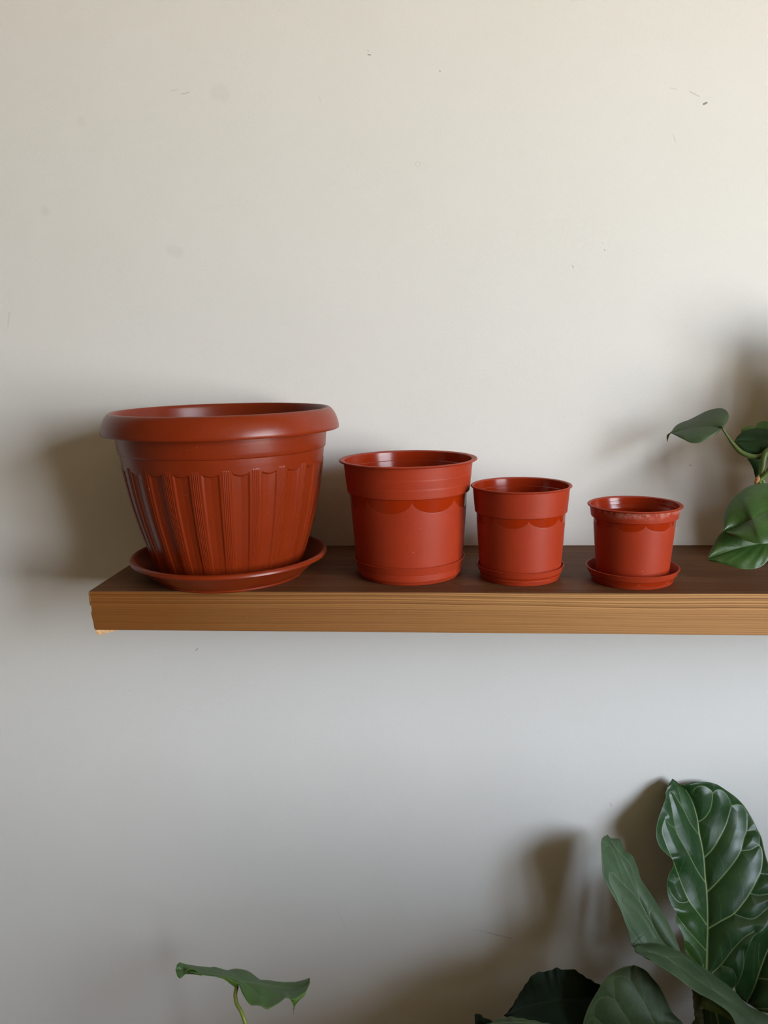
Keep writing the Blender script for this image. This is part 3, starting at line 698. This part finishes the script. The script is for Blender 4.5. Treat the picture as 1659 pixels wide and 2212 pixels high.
    mid = [tip, (530, 640, -.175), (640, 665, -.177), (760, 720, -.182), (880, 800, -.188), (990, 880, -.193), (1080, 940, -.197), (1180, 1000, -.200), (1300, 1090, -.203), (1430, 1200, -.207), (1560, 1300, -.210), (1750, 1420, -.212)]
    up = [(463, 597, -.168), (520, 582, -.150), (640, 570, -.140), (740, 590, -.135), (860, 640, -.135), (920, 680, -.138), (1000, 740, -.142), (1100, 800, -.146), (1180, 860, -.150), (1290, 940, -.155), (1370, 1010, -.160), (1450, 1100, -.165), (1500, 1140, -.168), (1600, 1185, -.172), (1680, 1230, -.176), (1800, 1330, -.185)]
    lo = [(461, 603, -.172), (470, 650, -.190), (530, 680, -.203), (590, 710, -.210), (660, 760, -.216), (760, 820, -.222), (860, 890, -.228), (950, 960, -.232), (1040, 1020, -.236), (1140, 1070, -.240), (1220, 1120, -.243), (1300, 1180, -.246), (1340, 1230, -.248), (1370, 1294, -.250), (1420, 1370, -.250), (1700, 1450, -.235)]
    V = [([(520, 600), (640, 650), (740, 690), (820, 750), (880, 820), (950, 900), (1040, 960), (1180, 990)], 1.1, .45), ([(740, 690), (900, 700), (1010, 780), (1100, 860), (1180, 990), (1290, 1090), (1400, 1220)], 1.2, .5),
         ([(590, 640), (650, 720), (740, 760), (830, 760)], .9, .35), ([(1180, 990), (1350, 1100), (1490, 1190), (1530, 1240), (1480, 1270), (1400, 1240)], .9, .5), ([(520, 582), (640, 572), (740, 592), (860, 642)], 1.2, .8), ([(1290, 1090), (1330, 1140), (1300, 1150)], .7, .35), ([(830, 760), (960, 940)], .8, .3)]
    leaf('leaf', o, mid, up, lo, M_FIG_MATTE, V, 220, 40, bulge=0.006, quilt=0.002, qw=9, zoom=Z4, edgeln=.35, label='dull leaf pointing left across the plant')
    # lower left broad leaf
    mid = [(455, 768, -.170), (430, 860, -.180), (440, 960, -.190), (470, 1080, -.198), (500, 1200, -.205), (530, 1320, -.21), (560, 1450, -.215), (600, 1700, -.22)]
    lf = [(450, 768, -.170), (360, 785, -.172), (270, 830, -.176), (190, 900, -.182), (130, 1000, -.190), (60, 1120, -.198), (20, 1220, -.204), (0, 1310, -.208), (10, 1450, -.212), (150, 1640, -.218), (590, 1720, -.22)]
    rt = [(460, 768, -.170), (510, 785, -.172), (570, 820, -.174), (620, 880, -.176), (680, 950, -.180), (730, 1040, -.184), (765, 1120, -.188), (800, 1190, -.192), (850, 1240, -.196), (900, 1300, -.20), (920, 1450, -.205), (820, 1620, -.212), (610, 1720, -.22)]
    V = [([(640, 1294), (560, 1130), (480, 990), (430, 910), (380, 872), (320, 865), (275, 885), (275, 960), (288, 1080)], 1.3, .6), ([(420, 1294), (350, 1180), (288, 1085), (210, 1050), (160, 1065), (110, 1120), (92, 1228)], 1.3, .65),
         ([(180, 1310), (92, 1230), (40, 1290)], 1.1, .6), ([(550, 1110), (560, 980), (575, 890), (560, 850)], .8, .4), ([(715, 1294), (710, 1140), (690, 1020), (650, 900)], .9, .4), ([(710, 1140), (750, 1120)], .7, .3), ([(400, 1260), (440, 1160), (480, 1000)], .6, .2)]
    leaf('leaf', o, mid, lf, rt, M_FIG_MATTE, V, 160, 60, bulge=0.002, quilt=0.0014, qw=14, zoom=Z4, label='broad rounded leaf at the lower edge')
    # dark leaf behind right
    mid = [(1560, 2000 - 0, -.09)] and [(1480, 1110 + 0, -.105), (1540, 960, -.10), (1585, 820, -.095), (1650, 650, -.085), (1760, 420, -.07), (1900, 200, -.06)]
    lf = [(1475, 1115, -.105), (1370, 1010, -.110), (1380, 850, -.105), (1420, 620, -.098), (1500, 480, -.09), (1580, 420, -.08), (1660, 330, -.07), (1890, 200, -.06)]
    rt = [(1485, 1115, -.105), (1620, 1190, -.125), (1800, 1180, -.125), (1950, 1050, -.12), (2050, 850, -.11), (2080, 600, -.10), (2030, 380, -.08), (1905, 200, -.06)]
    V = [([(1470, 1110), (1540, 960), (1585, 820), (1650, 650), (1760, 420)], 2.2, .85), ([(1578, 885), (1700, 892), (1850, 850)], 1.3, .7), ([(1500, 1150), (1650, 1158), (1800, 1140)], 1.2, .7), ([(1590, 800), (1575, 700), (1580, 560)], .9, .4), ([(1530, 900), (1535, 700), (1550, 560)], .7, .3)]
    leaf('leaf', o, mid, lf, rt, M_FIG, V, 120, 50, bulge=0.004, quilt=0.002, qw=18, zoom=Z4, label='glossy leaf behind the tallest one at the right edge')
    # olive underside below the folded leaf
    mid = [(1040, 1045, -.150), (1130, 1110, -.165), (1250, 1180, -.185), (1360, 1300, -.20)]
    lf = [(1038, 1030, -.150), (1150, 1060, -.160), (1260, 1130, -.175), (1330, 1200, -.19), (1368, 1290, -.20)]
    rt = [(1042, 1050, -.150), (1060, 1140, -.160), (1200, 1200, -.18), (1330, 1262, -.195), (1352, 1310, -.20)]
    leaf('leaf', o, mid, lf, rt, M_FIG_UNDER, [([(1050, 1080), (1200, 1195), (1330, 1255)], 1.0, .5), ([(1050, 1030), (1080, 1120)], .7, .3)], 50, 14, zoom=Z4, label='small yellow green underside of a leaf beside the stem')
    # low green leaf behind the stem
    mid = [(1195, 1195, -.135), (1215, 1294, -.14), (1240, 1420, -.15)]
    lf = [(1190, 1170, -.135), (1080, 1150, -.13), (1030, 1230, -.13), (975, 1294, -.13), (1000, 1400, -.14), (1235, 1430, -.15)]
    rt = [(1200, 1170, -.135), (1300, 1210, -.14), (1370, 1300, -.15), (1380, 1390, -.15), (1245, 1430, -.15)]
    leaf('leaf', o, mid, lf, rt, M_FIG, [([(1195, 1195), (1215, 1294), (1240, 1420)], 2.0, .8), ([(1140, 1160), (1160, 1300)], .8, .3)], 60, 20, quilt=.002, zoom=Z4, label='low green leaf behind the stem')
    # foliage beyond the right and bottom edges of the frame
    rnd = random.Random(11)
    trunk = [(0.37, -0.22, .55), (0.42, -0.25, .75), (0.50, -0.30, .86), (0.56, -0.33, .92)]
    tube('branch', [(base.x, base.y, .40)] + trunk, [.009, .008, .007, .006, .004], M_BARK, o)
    spec = [((0.50, -.30, .86), (.9, -.5, .0), .30, .20), ((0.50, -.34, .82), (.2, -.9, .0), .30, .20), ((0.44, -.30, .80), (-.1, -.9, -.05), .30, .20),
            ((0.46, -.27, .62), (.6, -.8, -.1), .28, .18), ((0.42, -.25, .70), (.5, -.9, .05), .26, .17), ((0.42, -.25, .62), (-.2, -1, -.12), .26, .17),
            ((0.38, -.23, .58), (-.8, -.6, -.05), .27, .18), ((0.37, -.22, .52), (-1, -.15, -.1), .25, .17), ((0.37, -.22, .50), (-.5, -.9, -.2), .27, .18), ((0.46, -.28, .78), (.4, -.5, .3), .25, .17)]
    for b, d, L_, W_ in spec:
        free_leaf('leaf', o, b, d, L_, W_, M_FIG, normal=(-.25 + rnd.random() * .3, -.5, .8))
fig()

def bushy():  # unseen plant, added to cast the broad soft shadow on the lower wall
    base = Vector((0.86, -0.80, 0.0))
    o = empty('added_shade_plant', base, 'added unseen broad leaved plant that shades the lower wall', 'plant')
    plant_pot_parts(o, (base.x, base.y), 0.0, 0.16, 0.30, M_CER)
    rnd = random.Random(21)
    for k in range(185):
        a = rnd.random() * 2 * math.pi; q = rnd.random(); z = .50 + .66 * rnd.random() ** .8
        rad = .08 + .28 * math.sqrt(q)
        b = (base.x + rad * math.cos(a), base.y + .45 * rad * math.sin(a) + .05, z)
        free_leaf('leaf', o, b, (math.cos(a), math.sin(a), .1 + .5 * rnd.random()), .22, .15, M_PHIL_D, droop=.35, normal=(.3 * math.cos(a), -.4, .8))
    for k in range(8):
        a = 2 * math.pi * k / 8
        tube('stem', [(base.x, base.y, .24), (base.x + .05 * math.cos(a), base.y + .05 * math.sin(a), .5), (base.x + .14 * math.cos(a), base.y + .12 * math.sin(a), .85)], [.006, .005, .003], M_STEM, o)
bushy()

# ------------------------------------------------------------------ dark crinkled plant at the lower edge
Z6 = (950, 1900, 2.34)
def calathea():
    base = Vector((0.04, -0.27, 0.0))
    o = empty('crinkled_leaf_plant', base, 'dark crinkle edged plant at the bottom edge, left of the fig', 'plant')
    plant_pot_parts(o, (base.x, base.y), 0.0, 0.11, 0.22, M_CER)
    def crink(pts, a=4, n=3):
        P = crom(pts, len(pts) * n); out = []
        for i, p in enumerate(P): out.append((p[0], p[1] + (a if i % 2 else -a), p[2]))
        return out
    mid = [(330, 690, -.20), (420, 645, -.185), (560, 620, -.175), (700, 620, -.16), (800, 640, -.15), (900, 680, -.145)]
    up = [(325, 690, -.20), (360, 650, -.175), (400, 580, -.155), (440, 520, -.145), (475, 478, -.14), (520, 465, -.135), (555, 462, -.135), (575, 450, -.132), (600, 447, -.132), (630, 458, -.13), (660, 452, -.13), (690, 460, -.13), (720, 482, -.132), (770, 512, -.13), (810, 535, -.13), (905, 600, -.135)]
    up = crink(up, 2.6, 2)
    lo = [(335, 692, -.20), (420, 735, -.225), (520, 800, -.235), (650, 860, -.235), (790, 880, -.22), (905, 760, -.155)]
    V = [([(330, 690), (420, 645), (560, 615), (700, 600), (800, 600)], 2.0, .8), ([(500, 625), (540, 560), (600, 500)], .8, .3), ([(600, 608), (640, 540), (690, 490)], .8, .3), ([(430, 645), (450, 580), (500, 500)], .8, .3), ([(680, 600), (720, 550), (750, 520)], .8, .3)]
    leaf('leaf', o, mid, up, lo, M_SHADED, V, 120, 36, bulge=-.004, quilt=.003, qw=9, zoom=Z6, label='broad dark crinkled leaf', edgeln=.1)
    mid = [(240, 735, -.215), (330, 722, -.225), (450, 725, -.235), (560, 740, -.24), (700, 790, -.24)]
    up = crink([(238, 733, -.215), (290, 706, -.215), (350, 694, -.22), (400, 700, -.225), (450, 708, -.23), (520, 722, -.235), (600, 740, -.24), (695, 785, -.24)], 2.5, 2)
    lo = [(242, 738, -.215), (300, 770, -.24), (450, 800, -.25), (600, 820, -.25), (700, 795, -.24)]
    leaf('leaf', o, mid, up, lo, M_FIG_MATTE, [([(240, 735), (330, 722), (450, 725), (560, 740)], 1.6, .7)], 80, 20, zoom=Z6, label='lighter green low leaf', edgeln=.3)
    mid = [(178, 690, -.20), (195, 705, -.20), (220, 720, -.205), (330, 780, -.21)]
    up = [(176, 684, -.20), (190, 677, -.195), (210, 684, -.195), (222, 698, -.198), (260, 712, -.20), (335, 775, -.21)]
    lo = [(176, 695, -.20), (180, 730, -.205), (200, 760, -.21), (325, 785, -.21)]
    leaf('leaf', o, mid, up, lo, M_SHADED, [], 50, 14, zoom=Z6, label='small dark curled leaf at the left')
    for ex, ey, Y in [(1300, 2195, -.172), (1245, 2245, -.240), (1090, 2235, -.210)]:
        e = at(ex, ey, Y)
        tube('leaf_stalk', [e, (e.x * .6 + base.x * .4, e.y, e.z - .16), (base.x, base.y, .18)], [.002, .0028, .0035], M_STEM, o)
    rnd = random.Random(5)
    for k in range(44):
        a = 2 * math.pi * k / 11 + .3 * rnd.random(); q = .03 + .10 * rnd.random()
        b = (base.x + .06 + q * math.cos(a), base.y - .10 + q * math.sin(a), .40 + .34 * rnd.random())
        if free_leaf('leaf', o, b, (math.cos(a), .7 * math.sin(a) - .25, .25), .20, .13, M_SHADED, droop=.3) is None: continue
        tube('leaf_stalk', [b, (base.x + .02 * math.cos(a), base.y, .28), (base.x, base.y, .18)], [.002, .0026, .003], M_STEM, o)
calathea()

# ------------------------------------------------------------------ arrowhead plant
Z7 = (340, 2020, 4.366)
def arrowhead():
    foot = at(600, 2500, -0.24)
    base = Vector((foot.x + .03, foot.y, 0.0))
    o = empty('arrowhead_plant', base, 'single arrowhead shaped leaf on a yellow green stalk, lower left', 'plant')
    plant_pot_parts(o, (base.x, base.y), 0.0, 0.08, 0.15, M_CER)
    j = at(340 + 750 / 4.366, 2020 + 482 / 4.366, -.205)
    tube('stem', [j, at(340 + 735 / 4.366, 2020 + 560 / 4.366, -.210), at(340 + 748 / 4.366, 2020 + 645 / 4.366, -.216), at(340 + 792 / 4.366, 2020 + 725 / 4.366, -.222), at(340 + 835 / 4.366, 2020 + 845 / 4.366, -.230),
                  at(560, 2290, -.233), at(578, 2390, -.236), (foot.x, foot.y, foot.z), (foot.x * .5 + base.x * .5, base.y, foot.z - .12), (base.x, base.y, .3), (base.x, base.y, .10)], [.0028, .0027, .0026, .0026, .0029, .003, .0034, .004], M_STEM_Y, o, n=16)
    # blade: far edge, fold line, near edge
    up = [(205, 252, -.190), (230, 262, -.185), (290, 277, -.180), (370, 290, -.175), (440, 297, -.172), (500, 303, -.170), (530, 298, -.168), (570, 305, -.168), (620, 322, -.168), (665, 330, -.166), (700, 320, -.160), (740, 315, -.155), (790, 319, -.152), (830, 327, -.150), (880, 350, -.150), (930, 390, -.155), (970, 420, -.160), (1060, 425, -.165),
          (1130, 436, -.167), (1200, 442, -.168), (1300, 440, -.168), (1370, 425, -.170), (1420, 408, -.172), (1437, 401, -.175)]
    mid = [(180, 320, -.200), (250, 330, -.196), (340, 320, -.196), (450, 345, -.196), (560, 368, -.197), (650, 380, -.199), (720, 410, -.202), (785, 440, -.206), (860, 450, -.202), (950, 470, -.200), (1060, 500, -.200), (1180, 530, -.200), (1300, 530, -.197), (1400, 480, -.190), (1440, 430, -.180)]
    lo = [(215, 411, -.210), (240, 395, -.208), (265, 365, -.206), (300, 350, -.206), (360, 366, -.208), (440, 378, -.208), (520, 388, -.208), (580, 393, -.208), (640, 402, -.208), (690, 430, -.208), (730, 466, -.208), (765, 465, -.208), (778, 490, -.212), (800, 550, -.222), (840, 620, -.232), (880, 662, -.238), (940, 660, -.240), (980, 668, -.243), (1010, 690, -.246), (1040, 699, -.247), (1100, 668, -.243), (1150, 638, -.238), (1205, 592, -.230),
          (1235, 592, -.228), (1255, 608, -.228), (1310, 598, -.224), (1365, 575, -.216), (1410, 520, -.205), (1437, 460, -.19), (1441, 435, -.182)]
    V = [([(785, 432), (900, 445), (1060, 470), (1200, 490), (1330, 500), (1430, 470)], 1.3, .5), ([(800, 440), (880, 500), (960, 570), (1050, 600), (1150, 600), (1250, 570)], 1.2, .45), ([(785, 440), (700, 400), (600, 350), (520, 320)], 1.2, .45), ([(785, 432), (740, 370), (700, 350)], 1.0, .35),
         ([(785, 440), (810, 520), (840, 600)], 1.0, .3), ([(640, 370), (590, 340), (570, 310)], .9, .3), ([(785, 432), (850, 385), (880, 360)], .9, .3), ([(640, 385), (520, 365), (400, 340)], 1, .3)]
    # a row of shared rows would pinch at the curled tip, so each edge is sampled by x
    def byx(P, xs):
        P = np.array(P, float); return [(x, float(np.interp(x, P[:, 0], P[:, 1])), float(np.interp(x, P[:, 0], P[:, 2]))) for x in xs]
    xs = sorted(set(list(np.linspace(212, 1436, 70))))
    U2 = [(185, 275, -.193)] + byx(up, xs) ; M2 = [(172, 330, -.2)] + byx(mid, xs); L2 = [(188, 388, -.208)] + byx(lo, xs)
    b = leaf('leaf', o, M2, U2, L2, M_ARROW, V, 200, 24, bulge=0.002, quilt=.0025, qw=8, zoom=Z7, tint=lambda u, t: np.where(u > 0, .45 * u, 0) * smoothstep(.4, .6, t), label='spread arrowhead blade with turned up tips', edgeln=.7)
    # visible undersides, paler
    def under(mid, a, b_, lab):
        q = leaf('leaf_underside', o, mid, a, b_, M_ARROW_U, [], 40, 10, zoom=Z7); q['label'] = lab
    under([(262, 366, -.205), (300, 342, -.200), (350, 348, -.200), (420, 378, -.207)], [(260, 364, -.205), (295, 319, -.204), (345, 325, -.204), (420, 376, -.2085)], [(264, 368, -.205), (310, 366, -.206), (370, 372, -.207), (422, 380, -.208)], 'pale underside of the left lobe')
    under([(560, 395, -.2085), (640, 410, -.209), (690, 438, -.21), (748, 494, -.209)], [(560, 393, -.2085), (645, 398, -.2092), (715, 435, -.2102), (778, 464, -.2105)], [(560, 396, -.2085), (632, 418, -.209), (690, 462, -.209), (742, 502, -.208)], 'yellow green underside by the stalk')
    under([(1280, 612, -.2285), (1300, 630, -.226), (1290, 665, -.226), (1284, 700, -.226), (1280, 752, -.226)], [(1250, 607, -.2285), (1265, 625, -.227), (1282, 668, -.226), (1286, 700, -.226), (1279, 752, -.226)], [(1412, 520, -.2055), (1385, 570, -.215), (1335, 612, -.222), (1294, 668, -.226), (1281, 752, -.226)], 'thin drip tip')
arrowhead()

# ------------------------------------------------------------------ heart leaf philodendron on the shelf
ZP = (1380, 780, 4.423)
def philodendron():
    pc = at(1790, 1180, -.125); base = Vector((pc.x, pc.y, SHELF_Z))
    o = empty('heart_leaf_plant', base, 'trailing heart leaf plant with green leaves at the right end of the shelf', 'plant')
    plant_pot_parts(o, (base.x, base.y), SHELF_Z, 0.052, 0.085, M_CER)
    zp = lambda x, y, Y: at(ZP[0] + x / ZP[2], ZP[1] + y / ZP[2], Y)
    top = (base.x, base.y, SHELF_Z + .07)
    # leaf reaching out left
    mid = [(302, 684, -.092), (370, 668, -.094), (450, 650, -.097), (600, 628, -.102), (720, 628, -.106), (798, 641, -.110)]
    up = [(303, 682, -.090), (350, 620, -.078), (410, 585, -.070), (480, 560, -.066), (560, 520, -.062), (640, 480, -.060), (720, 455, -.062), (790, 450, -.068), (840, 475, -.078), (860, 520, -.088), (850, 570, -.097), (825, 608, -.104), (799, 640, -.110)]
    lo = [(301, 686, -.093), (340, 705, -.102), (370, 720, -.108), (430, 750, -.116), (490, 778, -.121), (560, 782, -.124), (620, 765, -.124), (690, 725, -.120), (750, 690, -.116), (797, 642, -.110)]
    leaf('leaf', o, mid, up, lo, M_PHIL_D, [([(302, 684), (450, 650), (600, 628), (798, 641)], 1.2, .35), ([(798, 641), (760, 590), (750, 520)], .8, .2), ([(798, 641), (650, 700), (560, 740)], .8, .2), ([(798, 641), (600, 560), (480, 590)], .8, .2)], 120, 36, bulge=.004, quilt=.0025, qw=12, zoom=ZP, label='dull leaf with curled drip tip, reaching furthest left')
    leaf('leaf_tip', o, [(305, 683, -.092), (278, 715, -.093), (271, 770, -.094)], [(303, 681, -.092), (268, 712, -.093), (270, 772, -.094)], [(308, 688, -.092), (290, 715, -.093), (273, 770, -.094)], M_PHIL_Y, [], 30, 5, zoom=ZP)
    tube('stem', [zp(798, 643, -.110), zp(850, 722, -.112), zp(905, 800, -.115), zp(965, 862, -.118), zp(1040, 900, -.120), zp(1110, 915, -.122), zp(1175, 903, -.123), zp(1260, 840, -.124), zp(1400, 900, -.125), zp(1600, 1200, -.125), top],
         [.0014, .0015, .0024, .0030, .0032, .0032, .0032, .003, .003, .003, .003], M_STEM, o)
    # dark leaf behind the stem
    mid = [(1300, 740, -.105), (1234, 750, -.105), (1150, 755, -.105), (1050, 760, -.104), (912, 768, -.104)]
    up = [(1400, 730, -.10), (1320, 680, -.09), (1234, 652, -.085), (1160, 643, -.084), (1090, 645, -.085), (1010, 670, -.09), (950, 710, -.096), (911, 767, -.104)]
    lo = [(1400, 760, -.11), (1300, 800, -.113), (1234, 835, -.115), (1190, 870, -.117), (1150, 893, -.117), (1080, 885, -.116), (1000, 855, -.114), (950, 810, -.110), (913, 770, -.104)]
    leaf('leaf', o, [(1400, 745, -.105)] + mid[1:], up, lo, M_PHIL_DK, [([(1300, 740), (1150, 755), (912, 768)], 1.2, .4)], 70, 20, bulge=.004, quilt=.002, zoom=ZP, label='dark leaf behind the stem')
    # young yellow green leaves behind
    leaf('leaf', o, [(1110, 640, -.080), (1050, 640, -.080), (976, 690, -.082)], [(1112, 636, -.080), (1090, 620, -.076), (1060, 617, -.075), (1020, 626, -.075), (985, 650, -.078), (975, 688, -.082)], [(1112, 660, -.080), (1050, 680, -.083), (976, 692, -.082)], M_PHIL_Y, [], 40, 10, zoom=ZP, label='small yellow green leaf, lower of two')
    leaf('leaf', o, [(1112, 640, -.075), (1200, 630, -.075), (1340, 640, -.075)], [(1110, 638, -.075), (1130, 600, -.070), (1165, 578, -.068), (1200, 572, -.068), (1234, 577, -.068), (1300, 600, -.070), (1342, 638, -.075)], [(1112, 645, -.075), (1200, 670, -.078), (1340, 660, -.075)], M_PHIL_Y, [], 40, 10, zoom=ZP, label='small yellow green leaf, upper of two')
    # hanging leaf under the stem
    leaf('leaf', o, [(1130, 930, -.110), (1130, 1000, -.110), (1118, 1120, -.110)], [(1035, 935, -.110), (1065, 975, -.108), (1092, 1030, -.107), (1104, 1080, -.108), (1115, 1120, -.110)], [(1234, 920, -.110), (1190, 1000, -.112), (1160, 1060, -.112), (1120, 1120, -.110)], M_PHIL_DK, [([(1130, 930), (1130, 1000), (1118, 1120)], 1, .3)], 50, 14, zoom=ZP, label='dark leaf hanging under the stem')
    # stalks
    tube('stalk', [zp(1215, 870, -.128), zp(1190, 940, -.130), zp(1182, 1010, -.130), zp(1172, 1090, -.130), zp(1200, 1180, -.13), zp(1300, 1350, -.128), top], [.0035, .0038, .0036, .0028, .003, .003, .003], M_STEM, o)
    tube('stalk', [zp(1300, 960, -.134), zp(1234, 1060, -.134), zp(1190, 1110, -.134), zp(1150, 1150, -.134), zp(1200, 1220, -.13), zp(1350, 1400, -.128), top], [.003, .0034, .0030, .0026, .003, .003, .003], M_STEM, o)
    tube('sheath', [zp(1148, 1100, -.137), zp(1135, 1128, -.138), zp(1115, 1172, -.139)], [.0008, .0032, .0018], M_SHEATH, o, n=10, label='dry orange brown sheath')
    # big glossy leaf facing the camera
    mid = [(812, 1628, -.190), (880, 1600, -.190), (960, 1565, -.191), (1040, 1530, -.194), (1095, 1508, -.198), (1200, 1455, -.190), (1300, 1405, -.186), (1420, 1370, -.185)]
    up = [(811, 1626, -.190), (804, 1560, -.184), (808, 1490, -.178), (838, 1400, -.170), (900, 1310, -.162), (980, 1240, -.156), (1070, 1190, -.152), (1160, 1168, -.150), (1240, 1172, -.150), (1330, 1205, -.155), (1400, 1270, -.165), (1425, 1365, -.185)]
    lo = [(813, 1630, -.190), (870, 1662, -.200), (960, 1692, -.210), (1040, 1720, -.216), (1110, 1740, -.220), (1180, 1747, -.222), (1260, 1735, -.220), (1340, 1690, -.213), (1400, 1600, -.202), (1430, 1500, -.195), (1425, 1380, -.186)]
    V = [([(1095, 1508), (960, 1575), (840, 1640)], 1.4, .35), ([(1095, 1508), (1060, 1400), (1010, 1290)], .8, .18), ([(1095, 1508), (1150, 1440), (1260, 1400)], 1.2, .35), ([(1095, 1508), (1130, 1350), (1200, 1230)], .8, .18),
         ([(1095, 1508), (1000, 1480), (880, 1420)], .8, .18), ([(1095, 1508), (1130, 1620), (1180, 1700)], .8, .18), ([(1095, 1508), (1050, 1620), (980, 1670)], .8, .18), ([(1095, 1508), (1220, 1560), (1300, 1640)], .8, .2)]
    leaf('leaf', o, mid, up, lo, M_PHIL, V, 160, 60, bulge=.004, quilt=.0016, qw=22, zoom=ZP, label='largest glossy heart shaped leaf', edgeln=.35)
    # lower glossy leaf
    mid = [(661, 1890, -.188), (760, 1850, -.188), (860, 1815, -.188), (980, 1780, -.187), (1100, 1755, -.186), (1250, 1730, -.184), (1400, 1720, -.182)]
    up = [(660, 1884, -.188), (672, 1838, -.186), (702, 1775, -.182), (742, 1700, -.178), (782, 1645, -.175), (850, 1600, -.172), (960, 1570, -.172), (1100, 1570, -.172), (1250, 1600, -.172), (1350, 1650, -.174), (1400, 1710, -.182)]
    lo = [(661, 1906, -.188), (750, 1925, -.194), (850, 1950, -.199), (950, 1980, -.204), (1050, 1990, -.206), (1130, 1980, -.206), (1190, 1950, -.204), (1234, 1905, -.201), (1290, 1850, -.196), (1350, 1780, -.19), (1402, 1725, -.182)]
    V = [([(661, 1895), (860, 1815), (1100, 1755), (1300, 1725)], 1.3, .3), ([(1200, 1740), (1130, 1840), (1060, 1930)], 1.0, .25), ([(1100, 1755), (1000, 1840), (900, 1900)], 1.0, .25), ([(1230, 1760), (1210, 1850), (1160, 1940)], 1.0, .2), ([(980, 1780), (880, 1740), (800, 1700)], .8, .2), ([(960, 1790), (900, 1850), (800, 1890)], .8, .2)]
    leaf('leaf', o, mid, up, lo, M_PHIL, V, 120, 40, bulge=.003, quilt=.0014, qw=16, zoom=ZP, label='glossy leaf lowest over the shelf', edgeln=.3)
    for x, y, Y in [(1425, 1368, -.185), (1400, 1718, -.182), (1400, 745, -.105), (1340, 645, -.075)]:
        e = zp(x, y, Y); tube('stalk', [e, ((e.x + base.x) / 2, (e.y + base.y) / 2, max(e.z, top[2]) + .01), top], [.0014, .0016, .002], M_STEM, o)
    # leaves beyond the frame
    rnd = random.Random(3)
    for k, (dx, dy, dz, ln_) in enumerate([(.02, -.02, .10, .10), (-.01, .03, .15, .10), (.05, .0, .17, .11), (.08, -.05, .12, .10), (.10, .02, .20, .11), (.0, -.01, .22, .10), (.06, .03, .08, .10), (.12, -.08, .06, .10), (.02, -.05, .04, .09), (.05, -.06, .22, .10), (.0, -.09, .13, .09)]):
        b = (base.x + dx, base.y + dy, SHELF_Z + .06 + dz)
        free_leaf('leaf', o, b, (.5 + .5 * rnd.random(), -.5 + rnd.random() * .8, -.35 + .3 * rnd.random()), ln_, ln_ * .85, M_PHIL, normal=(-.3, -.7, .5))
        tube('stalk', [b, ((b[0] + base.x) / 2, (b[1] + base.y) / 2, (b[2] + top[2]) / 2 + .02), top], [.0012, .0016, .002], M_STEM, o)
philodendron()
